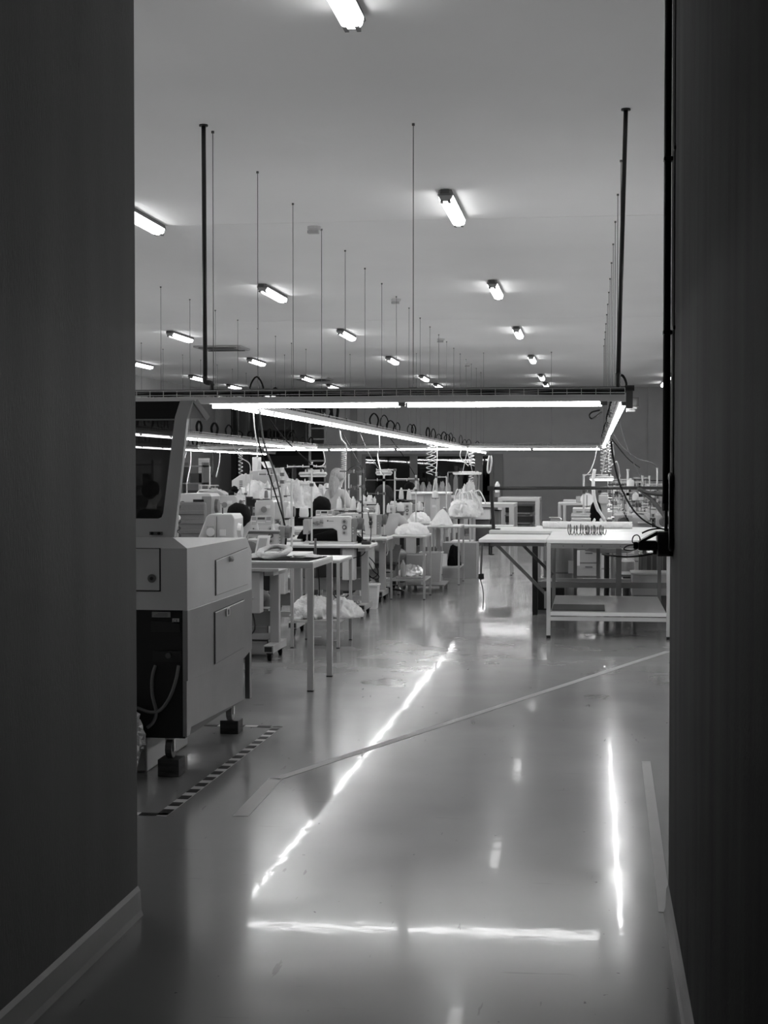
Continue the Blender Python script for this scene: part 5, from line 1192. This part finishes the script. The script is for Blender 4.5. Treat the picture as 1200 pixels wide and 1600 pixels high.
# under the right-hand benches
sh = [(865, .30, 'tall round grey fibre drum', 'drum', .10, .62)]
t = thing('fibre_drum', 'grey round fibre drum under the second cutting table, near the hinge', 'drum', (at(880, 905, 17.6).x, 17.6, .345))
t.location.z = 0
part(t, 'body', MB().lathe([(0, 0), (.11, 0), (.11, .74), (0, .74)], n=22), 'mgrey', smooth=False)
for z in (.05, .35, .70): part(t, 'hoop', MB().lathe([(.108, z), (.115, z), (.115, z+.02), (.108, z+.02)], n=22), 'dgrey')
t = thing('fibre_drum', 'shorter dark fibre drum behind the tall one', 'drum', (at(862, 905, 18.4).x, 19.4, 0))
part(t, 'body', MB().lathe([(0, 0), (.13, 0), (.13, .8), (0, .8)], n=22), 'dgrey')
t = thing('plastic_crate', 'dark crate with crumpled bags under the right bench', 'crate', (at(1022, 880, 17.6).x, 17.65, .0))
cx_ = t.location.x
part(t, 'crate_body', MB().box(cx_-.17, cx_+.17, 17.45, 17.85, .36, .58), 'dgrey', True, bevel=.008); part(t, 'crate_stand', MB().box(cx_-.15, cx_+.15, 17.48, 17.82, 0, .36), 'mgrey', True)
for k in range(6): part(t, 'crate_rib', MB().box(cx_-.16+.06*k, cx_-.145+.06*k, 17.44, 17.45, .37, .56), 'mgrey', True)
heap('crumpled clear bag in the dark crate under the right bench', cx_, 17.65, .58, (.16, .15, .07), 81, 'foil', 'plastic_bag', 'bag', fold=.3)
t = thing('storage_tub', 'white lidded tub low under the right bench', 'tub', (at(1016, 920, 16.6).x, 16.62, 0))
cx_ = t.location.x
part(t, 'tub_body', MB().box(cx_-.20, cx_+.20, 16.4, 16.85, .20, .42), 'whitem', True, bevel=.01); part(t, 'tub_lid', MB().box(cx_-.21, cx_+.21, 16.39, 16.86, .42, .44), 'white', True, bevel=.004); part(t, 'tub_stand', MB().box(cx_-.18, cx_+.18, 16.42, 16.8, 0, .2), 'dgrey', True)
t = thing('pedestal', 'grey round motor pedestal with domed base under the right bench', 'pedestal', (at(980, 900, 17.9).x, 17.95, 0))
part(t, 'foot', MB().lathe([(0, .30), (.17, .30), (.18, .33), (.12, .36), (.09, .36), (.09, .47), (.05, .5), (.0, .5)], n=22), 'lgrey', smooth=False); part(t, 'column', MB().cyl((0, 0, .0), (0, 0, .31), .05), 'dgrey'); part(t, 'stem', MB().cyl((0, 0, .5), (0, 0, .78), .008), 'steel')
t = thing('pressing_board', 'narrow pressing board on a black column under the right bench', 'ironing board', (at(955, 875, 17.5).x, 17.45, 0))
part(t, 'board', MB().prism([(-.30, .62), (-.22, .66), (.20, .64), (.24, .62), (.20, .60), (-.15, .59)], 'y', -.08, .1), 'lgrey', bevel=.006)
part(t, 'pad', MB().box(-.30, -.16, -.1, .1, .655, .67), 'foil'); part(t, 'column', MB().cyl((-.05, 0, 0), (-.05, 0, .6), .03), 'black'); part(t, 'piston', MB().cyl((.02, 0, .3), (.02, 0, .6), .018), 'steel'); part(t, 'foot', MB().box(-.2, .1, -.12, .12, 0, .03), 'black')
for k, (px, pyt, pyb, Y, m, l) in enumerate(((892, 876, 896, 17.3, 'paper', 'white paper label hanging under the cutting table'), (902, 860, 884, 19.0, 'white', 'white cloth hanging behind the table legs on the right'), (893, 915, 930, 16.95, 'paper', 'white paper standing on the lower beam'), )):
    a, b = at(px-4, pyt, Y), at(px+4, pyb, Y); single('paper_sheet', MB().box(a.x, b.x, Y, Y+.006, b.z, a.z), m, l, 'paper')
for k, (px, Y, l) in enumerate(((920, 21.5, 'grey cabinet under the right benches, left one'), (965, 20.2, 'pale cabinet under the right benches, centre one'), (1005, 22.0, 'grey cabinet under the right benches, right one'))):
    c = at(px, 900, Y).x; t = thing('under_cabinet', l, 'cabinet', (c, Y+.2, 0)); part(t, 'carcass', MB().box(c-.22, c+.22, Y, Y+.4, .03, .62), ['mgrey', 'lgrey', 'mgrey'][k], True, bevel=.006)
    for z in (.06, .25, .44): 
        d_ = part(t, 'drawer', MB().box(c-.21, c+.21, Y-.014, Y, z, z+.17), ['lgrey', 'whitem', 'lgrey'][k], True, bevel=.003); part(d_, 'handle', MB().box(c-.05, c+.05, Y-.03, Y-.014, z+.12, z+.135), 'dgrey', True)
t = thing('black_crate', 'black crate with plastic wrap behind the black post of the second cutting table', 'crate', (at(846, 945, 16.6).x+.05, 16.7, 0))
cx_ = t.location.x; part(t, 'crate_body', MB().box(cx_-.13, cx_+.2, 16.45, 16.9, .03, .27), 'black', True, bevel=.01); part(t, 'crate_base', MB().box(cx_-.14, cx_+.21, 16.4, 16.95, 0, .03), 'mgrey', True)
heap('crumpled clear wrap on the black crate', cx_+.03, 16.65, .27, (.15, .15, .06), 82, 'foil', 'plastic_wrap', 'wrap', fold=.3)

# ================================================================ FAR TABLES IN THE AISLE
def fartable(label, px0, px1, Y, D, H, m='whitem'):
    a, b = at(px0, 785, Y).x, at(px1, 785, Y).x; return steel_table(label, a, b, Y, Y+D, H, leg=.10, th=.08, m=m, name='white_table')
fartable('far white table with a small bottle, at the end of the aisle', 778, 843, 36.5, 1.6, .90)
fartable('white table with dark crates below, left of the aisle end', 735, 803, 31.5, 1.5, .86)
t = thing('bottle', 'small pale bottle with dark base on the far white table', 'bottle', (at(777, 785, 36.8).x, 36.8, .9))
part(t, 'bottle_body', MB().lathe([(.06, 0), (.07, .02), (.07, .1), (.06, .12)], n=14), 'mgrey'); part(t, 'bottle_neck', MB().lathe([(.055, .12), (.06, .3), (.03, .36), (.02, .38)], n=14), 'white')
for k, (px0, px1, Y, z0, z1, m, l) in enumerate(((741, 765, 31.6, .04, .52, 'dgrey', 'large dark crate under the white table at the aisle end'), (741, 766, 31.55, .53, .76, 'white', 'white drawer block under the white table at the aisle end'), (767, 779, 31.9, .05, .7, 'mgrey', 'mid-grey box beside the large dark crate'))):
    a, b = at(px0, 800, Y).x, at(px1, 800, Y).x; t = thing('storage_crate', l, 'box', ((a+b)/2, Y+.5, z0 if k != 1 else z0))
    part(t, 'crate_body', MB().box(a, b, Y, Y+1.0, z0, z1), m, True, bevel=.012)
    part(t, 'crate_lid', MB().box(a-.01, b+.01, Y-.01, Y+1.0, z1-.03, z1), 'lgrey' if k == 1 else m, True)
for k in range(3):
    a, b = at(790, 800, 37).x, at(833, 800, 37).x
    t = thing('dark_tray', 'black tray of goods under the far white table, %s' % ['lowest', 'middle', 'topmost'][k], 'tray', ((a+b)/2, 37.4, .06+.24*k)); z = .06+.24*k
    part(t, 'tray_body', MB().box(a, b, 36.9, 37.9, z, z+.15), 'vdark', True, bevel=.01); part(t, 'tray_rim', MB().box(a-.02, b+.02, 36.88, 37.92, z+.15, z+.17), 'mgrey', True)
    part(t, 'tray_foot', MB().box(a+.02, a+.08, 37.0, 37.8, z-.06 if k == 0 else z-.07, z).box(b-.08, b-.02, 37.0, 37.8, z-.06 if k == 0 else z-.07, z), 'mgrey', True)
# garments hanging and pale round forms in front of the window
t = thing('garment_rail', 'steel garment rail at the back in front of the window', 'clothes rail', (at(720, 760, 44).x, 44, 0))
xa, xb = at(700, 760, 44).x, at(748, 760, 44).x
part(t, 'top_rail', MB().cyl((xa, 44, 1.5), (xb, 44, 1.5), .02), 'steel', True)
for x in (xa, xb): part(t, 'upright', MB().cyl((x, 44, 0), (x, 44, 1.5), .02), 'steel', True); part(t, 'foot', MB().box(x-.03, x+.03, 43.7, 44.3, 0, .04), 'steel', True)
for k in range(6):
    x = xa+.1+(xb-xa-.2)*k/5
    single('hanging_garment', MB().prism([(x-.08, .7), (x+.08, .72), (x+.07, 1.3), (x+.02, 1.44), (x-.02, 1.44), (x-.07, 1.28)], 'y', 43.8, 44.2), ['gcloth', 'lcloth', 'gcloth', 'bcloth', 'gcloth', 'lcloth'][k], 'garment hanging on the back rail, %s from the left' % words[k], 'clothes', group='garments on the back rail', bevel=.03)
bench('long bench below the window carrying pale round forms', at(640, 770, 41).x, at(702, 770, 41).x, 40.6, 41.4, .90)
for k in range(6):
    p = at(652+9.5*k, 765, 41)
    heap('pale round bundle on the long bench, %s from the left' % words[k], p.x, 41, .90, (.08+.01*(k % 2), .1, .38-.05*(k % 3)), 90+k, 'lcloth', 'cloth_bundle', 'clothes', 'bundles on the long bench', amp=.3, fold=.2)
bench('white bench behind the brown-haired person', at(560, 775, 31).x, at(612, 775, 31).x, 31, 31.8, .90, 'whitem')
for k in range(4):
    p = at(568+10*k, 770, 31.3); heap('small white garment on the white far bench, %s from the left' % words[k], p.x, 31.3, .90, (.07, .09, .12), 100+k, 'cloth', 'garment', 'clothes', 'garments on the white far bench', amp=.3, fold=.2)
# ================================================================ HANGING CABLES
cpx('pale cord dropping from the aisle rail above the middle row', [(395, 636, 12.7), (398, 670, 12.75), (402, 700, 12.8), (402, 716, 12.8)], .006, 'whitem')
cpx('dark cable bundle hanging from the aisle rail down the thick white pole', [(405, 637, 12.6), (412, 690, 13.2), (428, 735, 13.8), (438, 775, 14.1), (444, 820, 14.2), (446, 864, 14.25)], .009, 'dgrey')
cpx('second dark cable beside the bundle on the thick white pole', [(403, 637, 12.6), (404, 690, 13.1), (420, 740, 13.8), (436, 790, 14.1), (447, 830, 14.1), (445, 862, 14.3)], .007, 'rubber')
cpx('dark cable running from the aisle rail to the slim thread stand', [(418, 650, 12.9), (440, 680, 14), (465, 706, 15), (486, 724, 15.7)], .006, 'rubber')
cpx('white cord running down from the aisle rail to the slim stand arm', [(505, 703, 15.7), (508, 722, 15.7), (500, 729, 15.7), (488, 727, 15.73)], .006, 'whitem')
cpx('white cable dropping behind the middle row from the left light rail', [(362, 688, 21.5), (368, 704, 21.8), (378, 716, 22), (390, 725, 22), (391, 745, 22), (388, 790, 22)], .008, 'whitem')
for k, (pts, l) in enumerate((([(291, 707, 24), (286, 725, 23), (280, 748, 22)], 'thin white cord hanging left of the overlock stand'), ([(298, 704, 24), (298, 725, 23.5), (294, 745, 22), (292, 758, 21)], 'white cord hanging right of the thin one'), ([(344, 706, 24), (343, 722, 23), (338, 745, 22)], 'white cord slanting down to the raised overlock machine'), ([(333, 706, 24), (333, 725, 23.5), (331, 745, 22)], 'dark cord hanging beside the slanting white one'))):
    cpx(l, pts, .009, 'whitem' if k < 3 else 'rubber')
cpx('white cable pair dropping from the aisle rail by the standing person', [(531, 668, 18.2), (533, 685, 18.2), (541, 697, 18.3), (540, 720, 18.4), (539, 800, 18.4)], .010, 'whitem')
def CL(label, px, py0, py1, Y, R, turns, r=.005, m='whitem'):
    a, b = at(px, py0, Y), at(px, py1, Y); return coil(label, a.x, Y, b.z, a.z, R, turns, r, m)
CL('white coiled cable hanging beside the standing person', 537, 706, 736, 18.3, .03, 9)
CL('white coiled cable hanging left of the fusing press', 376, 700, 742, 25.8, .035, 7)
CL('loose white coiled cable hanging near the box machine, left strand', 671, 690, 742, 26.8, .055, 7, .006)
CL('loose white coiled cable hanging near the box machine, right strand', 677, 688, 740, 27.6, .05, 6, .006)
CL('white coiled cable hanging above the garment trolley', 737, 702, 728, 34.9, .06, 5, .009)
CL('black and white twisted cable below the hanging work lamp', 736, 742, 760, 34.9, .05, 4, .012, 'lgrey')
CL('white coiled cable hanging from the right rail, left strand', 943, 694, 738, 18.6, .035, 8, .006)
CL('grey coiled cable hanging from the right rail, right strand', 951, 690, 738, 17.6, .03, 10, .006, 'steel')
cpx('straight white cable near the loose coils', [(683, 695, 28), (683, 720, 27), (681, 742, 25), (676, 770, 23)], .006, 'whitem')
cpx('white cable dropping left of the aisle rail middle', [(592, 674, 20.6), (593, 700, 20.6), (590, 712, 20.6), (596, 742, 19)], .008, 'whitem')
cpx('thin dark cable slanting to the black thread stand', [(530, 668, 18.1), (548, 700, 17.2), (566, 733, 16.1)], .006, 'rubber')
cpx('thin grey wire slanting across the window towards the fourth table stand', [(562, 676, 19), (580, 715, 18.6), (600, 742, 17.9)], .003, 'dgrey')
cpx('thin dark cable arching from the black stand to the far rows', [(566, 735, 16.1), (556, 728, 17), (546, 732, 18), (540, 742, 19)], .005, 'rubber')
cpx('dark cable slanting from the aisle rail towards the box machine', [(610, 685, 20.7), (630, 712, 21), (648, 742, 21.2)], .005, 'rubber')
cpx('white looped cable near the end of the aisle rail', [(722, 702, 30), (719, 710, 30), (722, 718, 30), (732, 728, 30)], .010, 'whitem')
cpx('white knotted cord hanging at the end of the far rail', [(765, 712, 34.2), (763, 722, 34.2), (762, 736, 34.2), (765, 738, 34.2), (768, 722, 34.2), (767, 712, 34.2)], .022, 'whitem')
cpx('black cable loop with plugs on the right rail', [(937, 641, 14.2), (925, 644, 14.3), (921, 650, 14.4), (926, 654, 14.4), (940, 644, 14.5)], .008, 'rubber')
cpx('white cord falling from the far rail to the left stand of the right machines', [(933, 697, 19.0), (929, 718, 18.8), (922, 736, 18.5), (913, 744, 18.35)], .006, 'whitem')
cpx('thick black cable from the right rail to the cutting table edge', [(955, 690, 13.3), (958, 715, 13.6), (968, 755, 14.2), (985, 790, 14.8), (1005, 812, 15.0), (1030, 825, 15.0), (1045, 827, 15.0)], .009, 'rubber')
cpx('black cable from the right rail to the thick pale thread stand', [(956, 686, 15.5), (972, 706, 16.5), (985, 720, 17.5), (1000, 731, 18.5)], .006, 'rubber')
cpx('pale cable from the right rail to the tall right-edge stand', [(958, 677, 15.0), (972, 698, 16.5), (995, 716, 17.5), (1018, 723, 18.5), (1027, 731, 18.7)], .006, 'dgrey')
cpx('thin dark wire slanting down over the right machines', [(967, 655, 12.9), (980, 700, 15), (1000, 745, 18), (1004, 758, 18.6)], .003, 'dgrey')
cpx('white cable loop beside the coiled cables on the right rail', [(957, 692, 16), (959, 712, 16.5), (954, 728, 17), (964, 722, 17.5), (969, 745, 18)], .007, 'whitem')
cpx('thick black hose reaching from the right machines to the passage, upper one', [(998, 764, 16.0), (1015, 770, 14), (1035, 772, 12), (1060, 772, 10)], .019, 'rubber')
cpx('thick black hose reaching from the right machines to the passage, lower one', [(998, 764, 16.05), (1015, 778, 14), (1030, 795, 12), (1045, 815, 10)], .019, 'rubber')
for k, (pts, l) in enumerate((([(560, 835, 16.0), (572, 850, 15.9), (568, 866, 15.8), (552, 872, 15.7)], 'thin black wire curling off the third sewing table'), ([(575, 800, 16.5), (580, 830, 16.4), (575, 870, 16.3), (582, 890, 16.3), (592, 900, 16.3), (588, 905, 16.3), (575, 900, 16.3)], 'black power cable looping beside the third sewing table'), ([(576, 870, 16.35), (585, 880, 16.3), (591, 895, 16.3), (582, 903, 16.3), (573, 893, 16.3)], 'loose loop of black cable beside the bin'), ([(497, 888, 13.9), (499, 920, 13.9), (496, 970, 13.9)], 'black cable hanging behind the nearest steel table legs'))):
    cpx(l, pts, .005, 'rubber')
cpx('small white connector cable hanging under the fourth sewing table', [(604, 845, 17.7), (606, 860, 17.7), (604, 868, 17.7)], .006, 'whitem')
t = thing('emergency_switch', 'small grey switch box hanging on the cable beside the third sewing table', 'switch', (at(579, 815, 16.4).x, 16.4, at(579, 815, 16.4).z))
part(t, 'switch_body', MB().box(-.015, .015, -.01, .02, -.04, .04), 'black', bevel=.004); part(t, 'switch_button', MB().cyl((0, -.018, 0), (0, -.01, 0), .008), 'mgrey')
# socket strips at thread cone tree left edge (clutter at lid edge)
t = thing('cable_column', 'thin pole wrapped in dark cables at the edge of the smoked lid', 'pole', (at(277, 800, 14.5).x, 14.5, 0))
x = t.location.x; part(t, 'pole', MB().cyl((x, 14.5, 0), (x, 14.5, 1.62), .012), 'steel', True)
pts = [(x+.03*math.cos(i*1.1), 14.5+.03*math.sin(i*1.1), .85+.018*i) for i in range(40)]; part(t, 'wrapped_cable', MB().tube(pts, .006, 5), 'black', True)
pts = [(x+.045*math.cos(i*.9+2), 14.5+.045*math.sin(i*.9), .8+.02*i) for i in range(22)]; part(t, 'wrapped_cable', MB().tube(pts, .007, 5), 'dgrey', True)
part(t, 'white_knob', MB().blob((x+.02, 14.44, 1.06), (.03, .03, .03), flat=False, nu=14, nv=8, amp=0), 'whitem', True, smooth=True)
# tablet-like tilted tray on the second aisle table
t = thing('tilted_tray', 'white framed tilted tray standing beside the bent person', 'tray', (at(410, 850, 12.2).x, 12.2, .75))
a = at(403, 866, 12.2); b = at(418, 837, 12.2)
part(t, 'tray_frame', MB().prism([(a.x-.045, .752), (a.x+.065, .752), (b.x+.02, b.z), (a.x+.0, b.z)], 'y', 12.2, 12.23), 'white', True, bevel=.004)
part(t, 'tray_panel', MB().prism([(a.x-.025, .775), (a.x+.045, .775), (b.x+.0, b.z-.02), (a.x+.015, b.z-.02)], 'y', 12.19, 12.2), 'lgrey', True)
# small tray lamp under the panel of the second machine
t = thing('cloth_cutter_bar', 'long pale bar with dark underside in front of the machine with the keypad', 'bar', (at(415, 830, 13.9).x, 13.9, at(415, 830, 13.9).z))
part(t, 'bar', MB().box(-.20, .13, -.03, .03, 0, .012), 'whitem'); part(t, 'bar_underside', MB().box(-.18, .13, -.02, .02, -.025, 0), 'dgrey'); part(t, 'support', MB().cyl((-.17, 0, -.23), (-.17, 0, 0), .008).cyl((.12, 0, -.23), (.12, 0, 0), .008), 'steel')
for s in (-.08, .07): part(t, 'nozzle', MB().lathe([(.02, 0), (.012, .03), (.006, .06)], (s, 0, .012), 10), 'whitem')
single('black_cloth', MB().blob((at(525, 845, 16.1).x, 16.12, .751), (.28, .07, .13), 7, .1, 3, 30, 14, True, .1), 'bcloth', 'black fabric bunched in the throat of the large sewing machine', 'cloth', smooth=True)
single('black_cloth', MB().box(at(463, 770, 20.2).x, at(505, 800, 20.2).x, 19.86, 19.9, .757, 1.03), 'bcloth', 'black fabric screen standing behind the large thread cone', 'cloth', bevel=.01)
# ================================================================ PASSAGE CONDUITS AND SOCKET BOX
t = thing('conduit', 'black conduit pipe running down the end of the right passage wall', 'conduit', (.247, 5.19, 1.35))
zc = at(1043, 798, 5.19).z
part(t, 'pipe', MB().cyl((.2445, 5.19, zc), (.2445, 5.19, CEIL), .0125, n=12), 'black', True, smooth=True)
part(t, 'pipe', MB().cyl((.2585, 5.02, at(1050, 745, 5.1).z), (.2585, 5.02, CEIL), .0026, n=10), 'dgrey', True, smooth=True)
part(t, 'cable_end', MB().cyl((.2445, 5.19, zc-.09), (.2445, 5.19, zc+.01), .006, n=8), 'black', True)
part(t, 'pipe_collar', MB().cyl((.2445, 5.19, zc), (.2445, 5.19, zc+.025), .015, n=12), 'dgrey', True)
for py in (245, 518): 
    z = at(1045, py, 5.15).z; part(t, 'pipe_clip', MB().box(.231, .262, 5.17, 5.21, z-.007, z+.007).box(.254, .262, 5.0, 5.03, z-.007, z+.007), 'black', True, bevel=.003)
loop = [at(1049, 748, 5.08), at(1051, 743, 5.06), at(1057, 743, 5.03), at(1060, 752, 5.0), at(1060, 800, 5.0), at(1060, 845, 5.0), at(1056, 857, 5.02), at(1050, 855, 5.05)]
for v_ in loop: v_.x = min(v_.x, .2525)
part(t, 'conduit_loop', MB().tube(loop, .009, 8, smooth=5), 'black', True, smooth=True)
t = thing('socket_box', 'black industrial socket box with plug at the end of the passage wall', 'socket', (.24, 5.14, at(1040, 870, 5.12).z))
a, b = at(1027, 831, 5.10), at(1053, 869, 5.10)
part(t, 'box', MB().box(a.x, min(b.x, .2618), 5.08, 5.2, b.z, a.z), 'black', True, bevel=.004)
part(t, 'box_lid', MB().box(a.x+.002, min(b.x, .2618)-.012, 5.072, 5.08, b.z+.004, a.z-.004), 'dgrey', True, bevel=.003)
c0, c1 = at(997, 845, 5.12), at(1027, 860, 5.12)
part(t, 'socket_shroud', MB().prism([(at(1000, 845, 5.1).x, at(1000, 845, 5.1).z), (a.x, at(1027, 830, 5.1).z), (a.x, at(1027, 836, 5.1).z), (at(1000, 848, 5.1).x, at(1000, 849, 5.1).z)], 'y', 5.09, 5.17), 'black', True)
part(t, 'plug', MB().box(c0.x, a.x, 5.10, 5.16, c1.z, c0.z), 'dgrey', True, bevel=.006); part(t, 'plug_back', MB().box(c0.x-.016, c0.x, 5.11, 5.15, c1.z+.004, c0.z-.004), 'black', True, bevel=.004)
part(t, 'gland', MB().cyl((a.x-.012, 5.14, b.z+.01), (a.x+.01, 5.14, b.z+.01), .008), 'black', True)
cb_ = part(t, 'plug_cable', MB().tube([at(992, 850, 5.13), at(988, 846, 5.13), at(990, 838, 5.13), at(996, 836, 5.13), at(1000, 842, 5.13), at(997, 856, 5.13), at(985, 860, 5.12), at(975, 858, 5.1), at(980, 853, 5.1), at(992, 851, 5.12)], .0022, 6, smooth=6), 'black', True)
part(t, 'plug_cable', MB().tube([at(1020, 865, 5.14), at(1005, 868, 5.16), at(980, 870, 5.2), at(955, 868, 5.25), at(942, 866, 5.3)], .0035, 6, smooth=5), 'black', True)
part(t, 'plug_cable', MB().tube([at(1003, 833, 5.14), at(1015, 828, 5.14), at(1030, 826, 5.14), at(1042, 828, 5.16), at(1046, 832, 5.18)], .003, 6, smooth=5), 'black', True)
